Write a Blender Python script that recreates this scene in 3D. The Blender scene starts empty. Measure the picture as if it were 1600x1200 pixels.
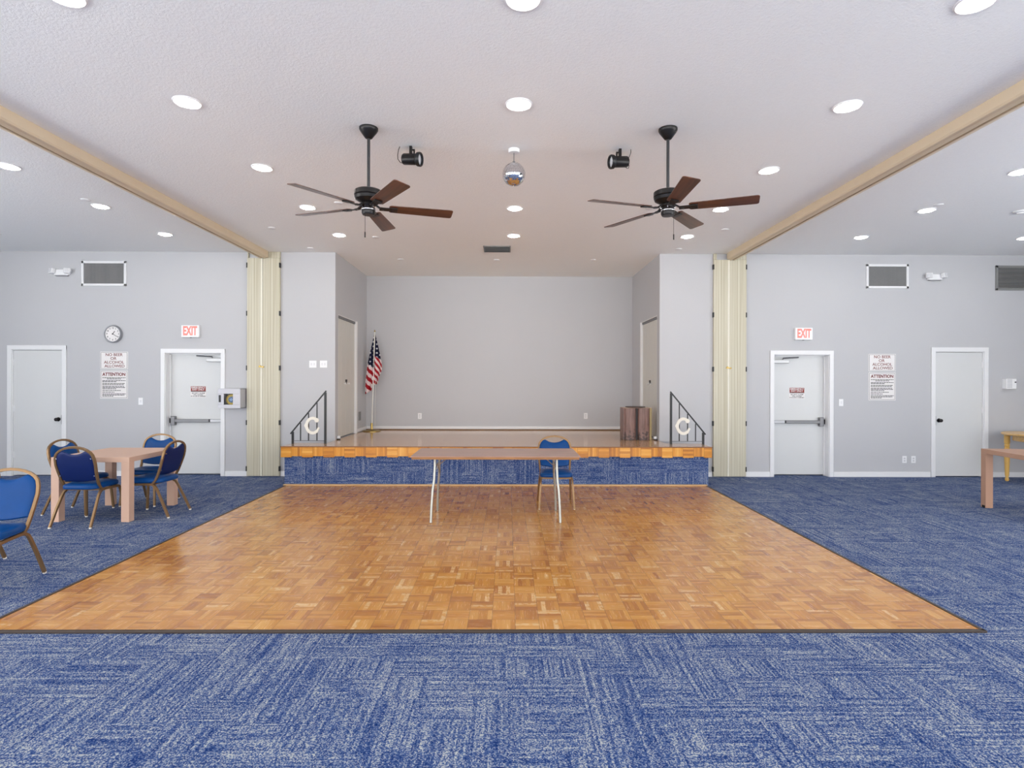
import bpy, bmesh, math, random
from mathutils import Vector, Matrix
from math import pi, sin, cos, radians as R
random.seed(7)
S = bpy.context.scene
C = S.collection

# ---------------------------------------------------------------- camera
H_EYE = 1.56
cd = bpy.data.cameras.new('camera'); cam = bpy.data.objects.new('camera', cd); C.objects.link(cam)
cd.sensor_width = 36.0; cd.lens = 887.0/1600*36; cd.shift_y = -3.0/1600; cd.clip_start = 0.05
cam.location = (0, 0, H_EYE)
cam.rotation_mode = 'XYZ'
cam.matrix_world = Matrix.Translation((0, 0, H_EYE)) @ Matrix.Rotation(-0.0075, 4, 'Z') @ Matrix.Rotation(pi/2, 4, 'X') @ Matrix.Rotation(0.0025, 4, 'Z')
S.camera = cam

# ---------------------------------------------------------------- light and exposure
w = bpy.data.worlds.new('sky'); S.world = w; w.use_nodes = True
# daylight: bright sky, with a glowing lower half added to light the ceiling
_n = w.node_tree.nodes; _l = w.node_tree.links
_tc = _n.new('ShaderNodeTexCoord'); _sp = _n.new('ShaderNodeSeparateXYZ'); _l.new(_tc.outputs['Generated'], _sp.inputs[0])
_mr = _n.new('ShaderNodeMapRange'); _mr.inputs[1].default_value = -0.03; _mr.inputs[2].default_value = 0.03; _l.new(_sp.outputs[2], _mr.inputs[0])
_mx = _n.new('ShaderNodeMix'); _mx.data_type = 'RGBA'; _l.new(_mr.outputs[0], _mx.inputs[0])
_mx.inputs[6].default_value = (14.6, 14.9, 15.0, 1)     # added glow from below, for the ceiling
_mx.inputs[7].default_value = (9.4, 9.5, 9.7, 1)       # sky
_l.new(_mx.outputs[2], _n['Background'].inputs[0]); _n['Background'].inputs[1].default_value = 1.0
LAMP = 105.0           # emission of the ceiling lamps' diffusers
S.view_settings.view_transform = 'Standard'
S.view_settings.look = 'None'
S.view_settings.exposure = -0.95
S.view_settings.gamma = 1.0
S.view_settings.use_curve_mapping = False
S.cycles.use_denoising = True
S.cycles.max_bounces = 10
S.cycles.diffuse_bounces = 6
S.cycles.sample_clamp_indirect = 6.0

# room figures
YW = 9.38      # far wall
YB = 11.45     # back of the stage alcove
ZC = 3.69      # ceiling
ZS = 0.592     # stage top
AL, AR = -2.845, 2.512   # alcove side walls
XL, XR = -9.3, 9.3       # side walls
YR = -5.0      # wall behind the camera

# ---------------------------------------------------------------- node helpers
def lin(c):
    return tuple(((v/255)/12.92 if v/255 <= 0.04045 else ((v/255+0.055)/1.055)**2.4) for v in c) + (1,)

class NT:
    def __init__(s, name):
        s.m = bpy.data.materials.new(name); s.m.use_nodes = True
        s.t = s.m.node_tree; s.b = s.t.nodes['Principled BSDF']
    def n(s, typ, **kw):
        x = s.t.nodes.new(typ)
        for k, v in kw.items(): setattr(x, k, v)
        return x
    def put(s, sock, v):
        if isinstance(v, bpy.types.NodeSocket): s.t.links.new(v, sock)
        elif v is not None: sock.default_value = v
    def f(s, op, a, b=None, c=None):
        x = s.n('ShaderNodeMath', operation=op)
        for i, v in enumerate((a, b, c)):
            if v is not None: s.put(x.inputs[i], v)
        return x.outputs[0]
    def pos(s, kind='Object'):
        x = s.n('ShaderNodeTexCoord'); sp = s.n('ShaderNodeSeparateXYZ'); s.t.links.new(x.outputs[kind], sp.inputs[0])
        return sp.outputs[0], sp.outputs[1], sp.outputs[2]
    def vec(s, x, y, z=0.0):
        v = s.n('ShaderNodeCombineXYZ')
        for i, q in enumerate((x, y, z)): s.put(v.inputs[i], q)
        return v.outputs[0]
    def noise(s, v, scale=1.0, detail=2.0, rough=0.5):
        x = s.n('ShaderNodeTexNoise'); s.put(x.inputs['Vector'], v)
        x.inputs['Scale'].default_value = scale; x.inputs['Detail'].default_value = detail; x.inputs['Roughness'].default_value = rough
        return x.outputs[0]
    def rand(s, v):
        x = s.n('ShaderNodeTexWhiteNoise', noise_dimensions='3D'); s.put(x.inputs['Vector'], v); return x.outputs[0]
    def mix(s, f, a, b):
        x = s.n('ShaderNodeMix', data_type='RGBA'); s.put(x.inputs[0], f); s.put(x.inputs[6], a); s.put(x.inputs[7], b); return x.outputs[2]
    def fmix(s, f, a, b):
        x = s.n('ShaderNodeMix', data_type='FLOAT'); s.put(x.inputs[0], f); s.put(x.inputs[2], a); s.put(x.inputs[3], b); return x.outputs[0]
    def ramp(s, f, stops):
        x = s.n('ShaderNodeValToRGB'); s.put(x.inputs[0], f)
        e = x.color_ramp.elements
        while len(e) < len(stops): e.new(0.5)
        for q, (p, c) in zip(e, stops): q.position = p; q.color = lin(c)
        return x.outputs[0]
    def bump(s, h, strength=0.3, dist=0.01):
        x = s.n('ShaderNodeBump'); s.put(x.inputs['Height'], h); x.inputs['Strength'].default_value = strength; x.inputs['Distance'].default_value = dist
        s.t.links.new(x.outputs[0], s.b.inputs['Normal'])
    def done(s, color=None, rough=None, metal=None, coat=None, coat_rough=None, spec=None):
        for k, v in (('Base Color', color), ('Roughness', rough), ('Metallic', metal), ('Coat Weight', coat), ('Coat Roughness', coat_rough), ('Specular IOR Level', spec)):
            if v is not None: s.put(s.b.inputs[k], v)
        return s.m

MATS = {}
def mat(name, rgb, rough=0.5, metal=0.0, var=0.06, scale=8.0, bump=0.0, bscale=60.0, coat=0.0, spec=0.5):
    if name in MATS: return MATS[name]
    t = NT(name)
    x = t.n('ShaderNodeTexCoord').outputs['Object']
    nz = t.noise(x, scale, 3)
    c = lin(rgb); d = tuple(max(0, v*(1-var)) for v in c[:3])+(1,); e = tuple(min(1, v*(1+var)) for v in c[:3])+(1,)
    col = t.mix(nz, d, e)
    if bump: t.bump(t.noise(x, bscale, 3), bump, 0.004)
    MATS[name] = t.done(col, rough, metal, coat, 0.1, spec)
    return MATS[name]

def emit(name, rgb, strength):
    t = NT(name); t.put(t.b.inputs['Emission Color'], lin(rgb)); t.b.inputs['Emission Strength'].default_value = strength
    return t.done(lin(rgb), 0.5)

def wood_grain(name, a, b, axis=0, rough=0.35, scale=1.0, coat=0.0):
    t = NT(name); p = list(t.pos())
    q = [t.f('MULTIPLY', p[i], (3.0 if i == axis else 45.0)*scale) for i in range(3)]
    nz = t.noise(t.vec(*q), 1.0, 4, 0.6)
    return t.done(t.ramp(nz, [(0.3, a), (0.7, b)]), rough, 0, coat, 0.1)

def parquet(name, axes=(0, 1), off=(0, 0), cols=((160, 96, 32), (197, 134, 52), (218, 164, 88)), rough=0.2, wear=False, size=0.1524, coat=0.3):
    t = NT(name); p = t.pos()
    x = t.f('DIVIDE', t.f('SUBTRACT', p[axes[0]], off[0]), size); y = t.f('DIVIDE', t.f('SUBTRACT', p[axes[1]], off[1]), size)
    cx, cy = t.f('FLOOR', x), t.f('FLOOR', y)
    fx, fy = t.f('SUBTRACT', x, cx), t.f('SUBTRACT', y, cy)
    par = t.f('FLOORED_MODULO', t.f('ADD', cx, cy), 2.0)
    along = t.fmix(par, fx, fy); across = t.fmix(par, fy, fx)
    sl = t.f('MULTIPLY', across, 5.0); si = t.f('FLOOR', sl); sf = t.f('SUBTRACT', sl, si)
    r = t.rand(t.vec(cx, cy, si)); rt = t.rand(t.vec(cx, cy, 17.0))
    g = t.noise(t.vec(t.f('MULTIPLY', along, 1.4), t.f('MULTIPLY', across, 22.0), t.f('MULTIPLY', rt, 50.0)), 1.0, 4, 0.6)
    v = t.f('ADD', t.f('MULTIPLY', r, 0.42), t.f('ADD', t.f('MULTIPLY', rt, 0.22), t.f('MULTIPLY', g, 0.36)))
    col = t.ramp(v, [(0.2, cols[0]), (0.5, cols[1]), (0.85, cols[2])])
    edge = t.f('LESS_THAN', t.f('MINIMUM', t.f('MINIMUM', fx, fy), t.f('MINIMUM', t.f('SUBTRACT', 1.0, fx), t.f('SUBTRACT', 1.0, fy))), 0.013)
    sedge = t.f('LESS_THAN', t.f('MINIMUM', sf, t.f('SUBTRACT', 1.0, sf)), 0.03)
    dark = t.f('MAXIMUM', t.f('MULTIPLY', edge, 0.5), t.f('MULTIPLY', sedge, 0.15))
    col = t.mix(dark, col, lin((70, 38, 14)))
    if wear:   # slats worn pale around the middle of the floor
        n = t.noise(t.vec(p[0], p[1]), 1.2, 2)
        dx = t.f('POWER', t.f('DIVIDE', t.f('ADD', p[0], 0.1), 1.7), 2.0); dy = t.f('POWER', t.f('DIVIDE', t.f('SUBTRACT', p[1], 4.4), 0.9), 2.0)
        k = t.f('SUBTRACT', 1.0, t.f('MINIMUM', t.f('ADD', dx, dy), 1.0))
        hit = t.f('GREATER_THAN', t.f('ADD', r, t.f('MULTIPLY', k, 0.09)), 0.975)
        hit = t.f('MULTIPLY', hit, t.f('GREATER_THAN', t.noise(t.vec(p[0], p[1]), 30, 2), 0.46))
        col = t.mix(t.f('MULTIPLY', hit, 0.5), col, lin((232, 200, 150)))
    rr = t.f('ADD', rough, t.f('MULTIPLY', g, 0.12))
    t.bump(t.f('ADD', t.f('MULTIPLY', rt, 0.5), t.f('MULTIPLY', t.noise(t.vec(p[0], p[1], p[2]), 5.0, 2), 0.6)), 0.03, 0.002)
    return t.done(col, rr, 0, coat, 0.11, 0.5)

def carpet(name, axes=(0, 1), stops=((0.25, (28, 50, 104)), (0.50, (72, 94, 138)), (0.80, (182, 184, 180))), ph=0.0):
    t = NT(name); p = t.pos(); a, b = t.f('ADD', p[axes[0]], 20.0), t.f('ADD', p[axes[1]], 20.0+ph)
    w = t.noise(t.vec(a, b), 1.7, 1)                                   # blocks of uneven size
    cx = t.f('FLOOR', t.f('DIVIDE', t.f('ADD', a, t.f('MULTIPLY', t.rand(t.vec(t.f('FLOOR', t.f('DIVIDE', b, 0.2)), 1.0)), 0.2)), 0.27))
    cy = t.f('FLOOR', t.f('DIVIDE', b, 0.2))
    o = t.f('GREATER_THAN', t.rand(t.vec(cx, cy, 3.0)), 0.5)
    ra = t.f('FLOOR', t.f('DIVIDE', a, 0.0105)); rb = t.f('FLOOR', t.f('DIVIDE', b, 0.0105))
    row = t.fmix(o, t.rand(t.vec(ra, t.f('FLOOR', t.f('DIVIDE', b, 0.4)), 5.0)), t.rand(t.vec(rb, t.f('FLOOR', t.f('DIVIDE', a, 0.4)), 8.0)))
    n1 = t.noise(t.vec(t.f('MULTIPLY', a, 80.0), t.f('MULTIPLY', b, 12.0)), 1.0, 1); n2 = t.noise(t.vec(t.f('MULTIPLY', a, 12.0), t.f('MULTIPLY', b, 80.0)), 1.0, 1)
    line = t.fmix(o, n1, n2)
    loop = t.rand(t.vec(t.f('FLOOR', t.f('DIVIDE', a, 0.0052)), t.f('FLOOR', t.f('DIVIDE', b, 0.0052)), 2.0))
    pat = t.noise(t.vec(a, b), 4.0, 2)
    v = t.f('ADD', t.f('ADD', t.f('MULTIPLY', row, 0.19), t.f('MULTIPLY', loop, 0.42)), t.f('ADD', t.f('MULTIPLY', pat, 0.20), t.f('MULTIPLY', line, 0.20)))
    col = t.ramp(v, stops)
    t.bump(loop, 0.35, 0.004)
    return t.done(col, 1.0, spec=0.0)

M_wall = mat('wall paint', (191, 191, 193), 0.6, var=0.02, scale=1.5, bump=0.12, bscale=35)
M_white = mat('white paint', (236, 236, 236), 0.4, var=0.015)
M_door = mat('door paint', (216, 217, 216), 0.42, var=0.02, scale=3)
M_beigedoor = mat('bifold door paint', (210, 208, 200), 0.4, var=0.02, scale=3)
M_black = mat('black iron', (22, 22, 24), 0.4)
M_plastic = mat('white plastic', (243, 243, 243), 0.35, var=0.01)
M_steel = mat('brushed steel', (128, 128, 130), 0.42, 0.6)
M_chrome = mat('chrome', (215, 215, 218), 0.12, 1.0, var=0.01)
M_darkmetal = mat('dark bronze metal', (40, 38, 38), 0.35, 0.6)
M_gold = mat('gold bronze frame', (138, 108, 74), 0.35, 0.5)
M_blue = mat('blue vinyl', (4, 66, 128), 0.36, var=0.08, scale=12, bump=0.15, bscale=200, spec=0.2)
M_navy = mat('navy vinyl', (8, 30, 86), 0.45, var=0.06, bump=0.1, bscale=200, spec=0.3)
M_brass = mat('brass', (176, 150, 88), 0.3, 0.9)
M_cream = mat('cream plaster', (236, 232, 220), 0.5)
M_ink = mat('black ink', (38, 36, 38), 0.6)
M_redink = mat('dark red ink', (140, 48, 40), 0.6)
M_sign = mat('sign board', (236, 232, 230), 0.4, var=0.01)
M_vent = mat('dark vent', (140, 140, 140), 0.6)
M_ventback = mat('vent cavity', (62, 62, 62), 0.9)
M_greyvent = mat('grey vent', (132, 132, 130), 0.55)
M_galv = mat('galvanised steel', (176, 176, 168), 0.35, 0.7, var=0.12, scale=20)
M_beam = mat('beige enamel', (212, 194, 166), 0.4, var=0.03)
M_slot = mat('black slot', (20, 18, 16), 0.8)
M_strip = mat('dark reducer strip', (62, 50, 42), 0.5)
M_table = mat('pink beech laminate', (214, 176, 152), 0.45, var=0.03, scale=6)
M_oak = wood_grain('honey oak', (204, 160, 96), (228, 190, 128), 0, 0.35)
M_foldtop = wood_grain('brown table laminate', (160, 124, 108), (190, 154, 136), 0, 0.28)
M_foldedge = wood_grain('table edge band', (134, 92, 52), (170, 124, 74), 0, 0.4)
M_pole = mat('white metal pole', (214, 210, 200), 0.3, 0.3)
M_glass = mat('dark glass', (60, 60, 64), 0.08)
M_blade = {}
for ax in (0,): M_bladewood = wood_grain('walnut blade', (52, 27, 17), (108, 62, 40), 0, 0.35, 0.6, 0.2)
M_parq = parquet('oak parquet', off=(-3.30, 3.553), wear=True)
M_stage = parquet('stage parquet', off=(-2.9, 8.5), cols=((184, 132, 82), (210, 160, 108), (226, 184, 138)), rough=0.16, coat=0.6)  # paler than the dance floor: reflected paleness put into the base colours
M_fascia = parquet('fascia parquet', axes=(0, 2), off=(-3.39, ZS-0.163), cols=((164, 96, 20), (212, 142, 38), (234, 178, 84)), rough=0.3, size=0.1585)
M_carpet = carpet('blue carpet')
M_riser = carpet('blue carpet riser', (0, 2), ((0.24, (26, 46, 98)), (0.52, (62, 88, 140)), (0.82, (172, 180, 188))))

def ceiling_mat():
    t = NT('stippled ceiling'); x = t.n('ShaderNodeTexCoord').outputs['Object']
    n = t.noise(x, 60.0, 3, 0.65); n2 = t.noise(x, 0.8, 2)
    v = t.f('ADD', t.f('MULTIPLY', n, 0.7), t.f('MULTIPLY', n2, 0.3))
    t.bump(n, 0.5, 0.008)
    return t.done(t.ramp(v, [(0.3, (246, 247, 245)), (0.7, (252, 253, 251))]), 0.9, spec=0.1)
M_ceil = ceiling_mat()

def panel_mat():
    t = NT('bleached grooved panel'); p = t.pos()
    n = t.noise(t.vec(t.f('MULTIPLY', p[0], 42.0), t.f('MULTIPLY', p[1], 42.0), t.f('MULTIPLY', p[2], 0.5)), 1.0, 3, 0.6)
    col = t.ramp(n, [(0.3, (184, 176, 150)), (0.5, (200, 194, 172)), (0.72, (210, 206, 188))])
    g = t.f('LESS_THAN', t.f('FLOORED_MODULO', p[0], 0.045), 0.006)
    col = t.mix(t.f('MULTIPLY', g, 0.4), col, lin((150, 140, 110)))
    return t.done(col, 0.5)
M_panel = panel_mat()

# ---------------------------------------------------------------- mesh helpers
class MB:
    def __init__(s): s.b = bmesh.new()
    def box(s, x0, x1, y0, y1, z0, z1, bev=0.0, M=None):
        r = bmesh.ops.create_cube(s.b, size=1.0)
        vs = r['verts']
        bmesh.ops.scale(s.b, vec=(abs(x1-x0), abs(y1-y0), abs(z1-z0)), verts=vs)
        bmesh.ops.translate(s.b, vec=((x0+x1)/2, (y0+y1)/2, (z0+z1)/2), verts=vs)
        if bev:
            es = list({e for v in vs for e in v.link_edges})
            q = bmesh.ops.bevel(s.b, geom=es, offset=bev, segments=2, affect='EDGES', profile=0.5)
            vs = list({v for f in q['faces'] for v in f.verts} | {v for v in vs if v.is_valid})
        if M is not None: bmesh.ops.transform(s.b, matrix=M, verts=vs)
        return s
    def cyl(s, p0, p1, r0, r1=None, n=20, cap=True):
        p0, p1 = Vector(p0), Vector(p1); r1 = r0 if r1 is None else r1
        d = p1-p0; q = bmesh.ops.create_cone(s.b, cap_ends=cap, segments=n, radius1=r0, radius2=r1, depth=d.length)
        M = Matrix.Translation((p0+p1)/2) @ d.to_track_quat('Z', 'Y').to_matrix().to_4x4()
        bmesh.ops.transform(s.b, matrix=M, verts=q['verts']); return s
    def lathe(s, prof, c=(0, 0, 0), n=28, M=None):
        rings = []
        for r, z in prof:
            rings.append([s.b.verts.new((c[0]+max(r, 1e-4)*cos(2*pi*i/n), c[1]+max(r, 1e-4)*sin(2*pi*i/n), c[2]+z)) for i in range(n)])
        for a, b in zip(rings, rings[1:]):
            for i in range(n): s.b.faces.new((a[i], a[(i+1) % n], b[(i+1) % n], b[i]))
        s.b.faces.new(rings[0][::-1]); s.b.faces.new(rings[-1])
        if M is not None: bmesh.ops.transform(s.b, matrix=M, verts=[v for r in rings for v in r])
        return s
    def tube(s, pts, w=0.011, h=None, n=8, square=False, closed=False, up=(0, 0, 1)):
        """sweep a round or square section along pts"""
        pts = [Vector(p) for p in pts]; h = w if h is None else h
        if square: sec = [(-w, -h), (-w*.2, -h*1.08), (w*.2, -h*1.08), (w, -h), (w, h), (w*.2, h*1.08), (-w*.2, h*1.08), (-w, h)]
        else: sec = [(w*cos(2*pi*i/n), h*sin(2*pi*i/n)) for i in range(n)]
        rings = []; N = len(pts); prev = None
        for i, p in enumerate(pts):
            a = pts[(i-1) % N] if (closed or i > 0) else p; b = pts[(i+1) % N] if (closed or i < N-1) else p
            t = (b-a).normalized()
            u = Vector(up) if prev is None else prev
            side = t.cross(u)
            if side.length < 1e-4: side = t.cross(Vector((0, 1, 0)))
            side.normalize(); v = side.cross(t).normalized(); prev = v
            rings.append([s.b.verts.new(p+side*q[0]+v*q[1]) for q in sec])
        k = len(sec)
        prs = list(zip(rings, rings[1:])) + ([(rings[-1], rings[0])] if closed else [])
        for a, b in prs:
            for i in range(k): s.b.faces.new((a[i], a[(i+1) % k], b[(i+1) % k], b[i]))
        if not closed: s.b.faces.new(rings[0][::-1]); s.b.faces.new(rings[-1])
        return s
    def prism(s, pts, z0, z1, M=None):
        lo = [s.b.verts.new((x, y, z0)) for x, y in pts]; hi = [s.b.verts.new((x, y, z1)) for x, y in pts]
        n = len(pts)
        s.b.faces.new(lo[::-1]); s.b.faces.new(hi)
        for i in range(n): s.b.faces.new((lo[i], lo[(i+1) % n], hi[(i+1) % n], hi[i]))
        if M is not None: bmesh.ops.transform(s.b, matrix=M, verts=lo+hi)
        return s
    def build(s, name, m, parent=None, smooth=False, bevel=0.0, loc=None):
        bmesh.ops.recalc_face_normals(s.b, faces=s.b.faces)
        me = bpy.data.meshes.new(name); s.b.to_mesh(me); s.b.free()
        me.materials.append(m)
        o = bpy.data.objects.new(name, me); C.objects.link(o)
        if smooth:
            for p in me.polygons: p.use_smooth = True
            md = o.modifiers.new('edges', 'EDGE_SPLIT'); md.split_angle = R(38)
        if bevel:
            md = o.modifiers.new('bevel', 'BEVEL'); md.width = bevel; md.segments = 2; md.limit_method = 'ANGLE'; md.angle_limit = R(40)
        if parent: o.parent = parent
        if loc: o.location = loc
        return o

def tag(o, label=None, cat=None, group=None, kind=None):
    if label: o['label'] = label
    if cat: o['category'] = cat
    if group: o['group'] = group
    if kind: o['kind'] = kind
    return o
def thing(name, label, cat, loc=(0, 0, 0), rz=0.0, group=None):
    o = bpy.data.objects.new(name, None); C.objects.link(o); o.empty_display_size = 0.1
    o.location = loc; o.rotation_euler = (0, 0, rz)
    return tag(o, label, cat, group)
def setting(o): o['kind'] = 'structure'; return o
def copy_tree(o, parent=None):
    c = o.copy(); C.objects.link(c); c.parent = parent
    for ch in [x for x in S.objects if x.parent == o]: copy_tree(ch, c)
    return c
def dup(o, loc, rz, label, group=None):
    c = copy_tree(o); c.location = loc; c.rotation_euler = (0, 0, rz); c['label'] = label
    if group: c['group'] = group
    return c

def text(name, lines, m, parent, x, y, z, size, gap=None, bold=0.0, sx=1.0, rot=(pi/2, 0, 0), depth=0.0012, align='CENTER'):
    cu = bpy.data.curves.new(name, 'FONT'); cu.body = lines; cu.size = size; cu.align_x = align; cu.align_y = 'CENTER'
    cu.offset = bold; cu.extrude = depth; cu.space_line = gap or 1.0; cu.resolution_u = 3
    tmp = bpy.data.objects.new(name, cu); C.objects.link(tmp)
    bpy.context.view_layer.update()
    me = bpy.data.meshes.new_from_object(tmp.evaluated_get(bpy.context.evaluated_depsgraph_get()))
    bpy.data.objects.remove(tmp); me.materials.clear(); me.materials.append(m)
    o = bpy.data.objects.new(name, me); C.objects.link(o); o.parent = parent
    o.location = (x, y, z); o.rotation_euler = rot; o.scale = (sx, 1, 1)
    return o

# ---------------------------------------------------------------- the room
def wall_y(name, x0, x1, z0, z1, y0, y1, holes, m=M_wall):
    b = MB(); xs = sorted({x0, x1, *[h[0] for h in holes], *[h[1] for h in holes]})
    for a, c in zip(xs, xs[1:]):
        hs = sorted([h for h in holes if h[0] <= a+1e-6 and h[1] >= c-1e-6], key=lambda h: h[2]); z = z0
        for h in hs:
            if h[2] > z+1e-6: b.box(a, c, y0, y1, z, h[2])
            z = h[3]
        if z < z1-1e-6: b.box(a, c, y0, y1, z, z1)
    return setting(b.build(name, m))
def wall_x(name, y0, y1, z0, z1, x0, x1, holes, m=M_wall):
    b = MB(); ys = sorted({y0, y1, *[h[0] for h in holes], *[h[1] for h in holes]})
    for a, c in zip(ys, ys[1:]):
        hs = sorted([h for h in holes if h[0] <= a+1e-6 and h[1] >= c-1e-6], key=lambda h: h[2]); z = z0
        for h in hs:
            if h[2] > z+1e-6: b.box(x0, x1, a, c, z, h[2])
            z = h[3]
        if z < z1-1e-6: b.box(x0, x1, a, c, z, z1)
    return setting(b.build(name, m))

setting(MB().box(XL-0.2, XR+0.2, YR-0.2, YB+0.3, -0.12, 0.0).build('floor', M_carpet))
setting(MB().box(XL-0.2, XR+0.2, YR-0.2, YB+0.3, ZC, ZC+0.12).build('ceiling', M_ceil))
TW = 0.22
wall_y('wall_far_left', XL, AL-0.12, 0, ZC, YW, YW+TW, [(-8.14, -7.31, 0, 2.078), (-5.637, -4.714, 0, 2.03)])
wall_y('wall_far_right', AR+0.12, XR, 0, ZC, YW, YW+TW, [(4.41, 5.337, 0, 2.03), (7.096, 7.915, 0, 2.088)])
BL = (9.54, 10.67, ZS, 2.69)
wall_x('wall_alcove_left', YW, YB, 0, ZC, AL-0.12, AL, [BL])
wall_x('wall_alcove_right', YW, YB, 0, ZC, AR, AR+0.12, [BL])
wall_y('wall_alcove_back', AL-0.12, AR+0.12, 0, ZC, YB, YB+0.12, [])
setting(MB().box(AL-0.17, AL-0.125, 9.45, 10.8, 0.3, 2.85).build('leak_slab_alcove_left', M_wall))  # unseen slabs, left and right, added to block daylight leaking under the bifolds
setting(MB().box(AR+0.125, AR+0.17, 9.45, 10.8, 0.3, 2.85).build('leak_slab_alcove_right', M_wall))
setting(MB().box(-8.3, -7.2, YW+TW+0.002, YW+TW+0.05, 0, 2.2).box(-5.8, -4.6, YW+TW+0.002, YW+TW+0.05, 0, 2.2).build('leak_slab_doors_left', M_wall))  # unseen slabs added behind the doors to stop outside light showing through gaps
setting(MB().box(4.3, 5.45, YW+TW+0.002, YW+TW+0.05, 0, 2.2).box(7.0, 8.0, YW+TW+0.002, YW+TW+0.05, 0, 2.2).build('leak_slab_doors_right', M_wall))
side_holes = [(-4.4, -1.4, 0.2, 3.2), (-0.9, 2.1, 0.2, 3.2), (2.6, 4.6, 0.2, 3.2)]  # unseen side openings, added to let daylight reach the ceiling
wall_x('wall_left', YR, YW+TW, 0, ZC, XL-0.15, XL, side_holes)
wall_x('wall_right', YR, YW+TW, 0, ZC, XR, XR+0.15, side_holes)
rear_holes = [(-8.6, -5.5, 0.1, 3.3), (-5.1, -1.9, 0.1, 3.3), (-1.5, 1.5, 0.1, 3.3), (1.9, 5.1, 0.1, 3.3), (5.5, 8.6, 0.1, 3.3)]  # rear openings, also added for daylight on the ceiling
wall_y('wall_rear', XL-0.15, XR+0.15, 0, ZC, YR-0.15, YR, rear_holes)

def portal(loc, rot, sx, sz):
    l = bpy.data.lights.new('window_portal', 'AREA'); l.shape = 'RECTANGLE'; l.size = sx; l.size_y = sz; l.cycles.is_portal = True
    o = bpy.data.objects.new('window_portal', l); C.objects.link(o); o.location = loc; o.rotation_euler = rot
wi = 1  # frames and portals for the added openings
for h in rear_holes:
    b = MB(); cx = (h[0]+h[1])/2
    for x in (h[0], cx-0.025, h[1]-0.05): b.box(x, x+0.05, YR-0.11, YR-0.05, h[2], h[3])
    for z in (h[2], h[3]-0.05): b.box(h[0], h[1], YR-0.11, YR-0.05, z, z+0.05)
    setting(b.build('window_%d' % wi, M_white)); wi += 1
    portal((cx, YR-0.16, (h[2]+h[3])/2), (pi/2, 0, pi), h[1]-h[0], h[3]-h[2])
for sgn, X in ((-1, XL), (1, XR)):
    for h in side_holes:
        b = MB(); cy = (h[0]+h[1])/2; a = X+sgn*0.05; c = X+sgn*0.11
        for y in (h[0], cy-0.025, h[1]-0.05): b.box(a, c, y, y+0.05, h[2], h[3])
        for z in (h[2], h[3]-0.05): b.box(a, c, h[0], h[1], z, z+0.05)
        setting(b.build('window_%d' % wi, M_white)); wi += 1
        portal((X+sgn*0.16, cy, (h[2]+h[3])/2), (pi/2, 0, pi/2 if sgn > 0 else -pi/2), h[1]-h[0], h[3]-h[2])

def baseboard(name, segs, z0=0.0, h=0.085):
    b = MB()
    for (x0, x1, y0, y1) in segs: b.box(x0, x1, y0, y1, z0, z0+h)
    return setting(b.build(name, M_white, bevel=0.004))
bt = 0.016
baseboard('baseboard_far_left', [(XL, -8.215, YW-bt, YW), (-7.235, -5.705, YW-bt, YW), (-4.645, -4.29, YW-bt, YW), (-3.73, AL, YW-bt, YW)])
baseboard('baseboard_far_right', [(AR, 3.385, YW-bt, YW), (3.947, 4.345, YW-bt, YW), (5.405, 7.02, YW-bt, YW), (7.99, XR, YW-bt, YW)])
baseboard('baseboard_alcove', [(AL, AR, YB-bt, YB), (AL, AL+bt, 10.73, YB-bt), (AR-bt, AR, 10.73, YB-bt)], ZS+0.02, 0.055)
setting(MB().box(AL, AR, YB-0.03, YB-0.001, ZS, ZS+0.02).build('trim_1', wood_grain('brown quarter round', (110, 84, 58), (136, 106, 76), 0, 0.4), bevel=0.004))

# ---------------------------------------------------------------- doors
def casing(parent, x0, x1, z1, w=0.066, y0=YW-0.02, y1=YW, m=M_white):
    b = MB()
    b.box(x0-w, x0+0.004, y0, y1, 0, z1+w).box(x1-0.004, x1+w, y0, y1, 0, z1+w).box(x0-w, x1+w, y0-0.001, y1, z1-0.004, z1+w)
    return b.build('door_frame', m, parent, bevel=0.005)
def knob(parent, x, y, z, plate_x=None, m=M_darkmetal):
    M = Matrix.Translation((x, y, z)) @ Matrix.Rotation(pi/2, 4, 'X')
    b = MB().lathe([(0.032, 0), (0.034, 0.006), (0.014, 0.012), (0.012, 0.03), (0.022, 0.036), (0.029, 0.05), (0.026, 0.064), (0.012, 0.07), (0.001, 0.071)], M=M)
    return b.build('door_knob', m, parent, smooth=True)
def hinges(parent, x, y, zs, m=M_white):
    for z in zs:
        MB().cyl((x, y, z-0.045), (x, y, z+0.045), 0.008, n=10).box(x-0.018, x+0.018, y+0.002, y+0.006, z-0.045, z+0.045).build('hinge', m, parent)
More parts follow.
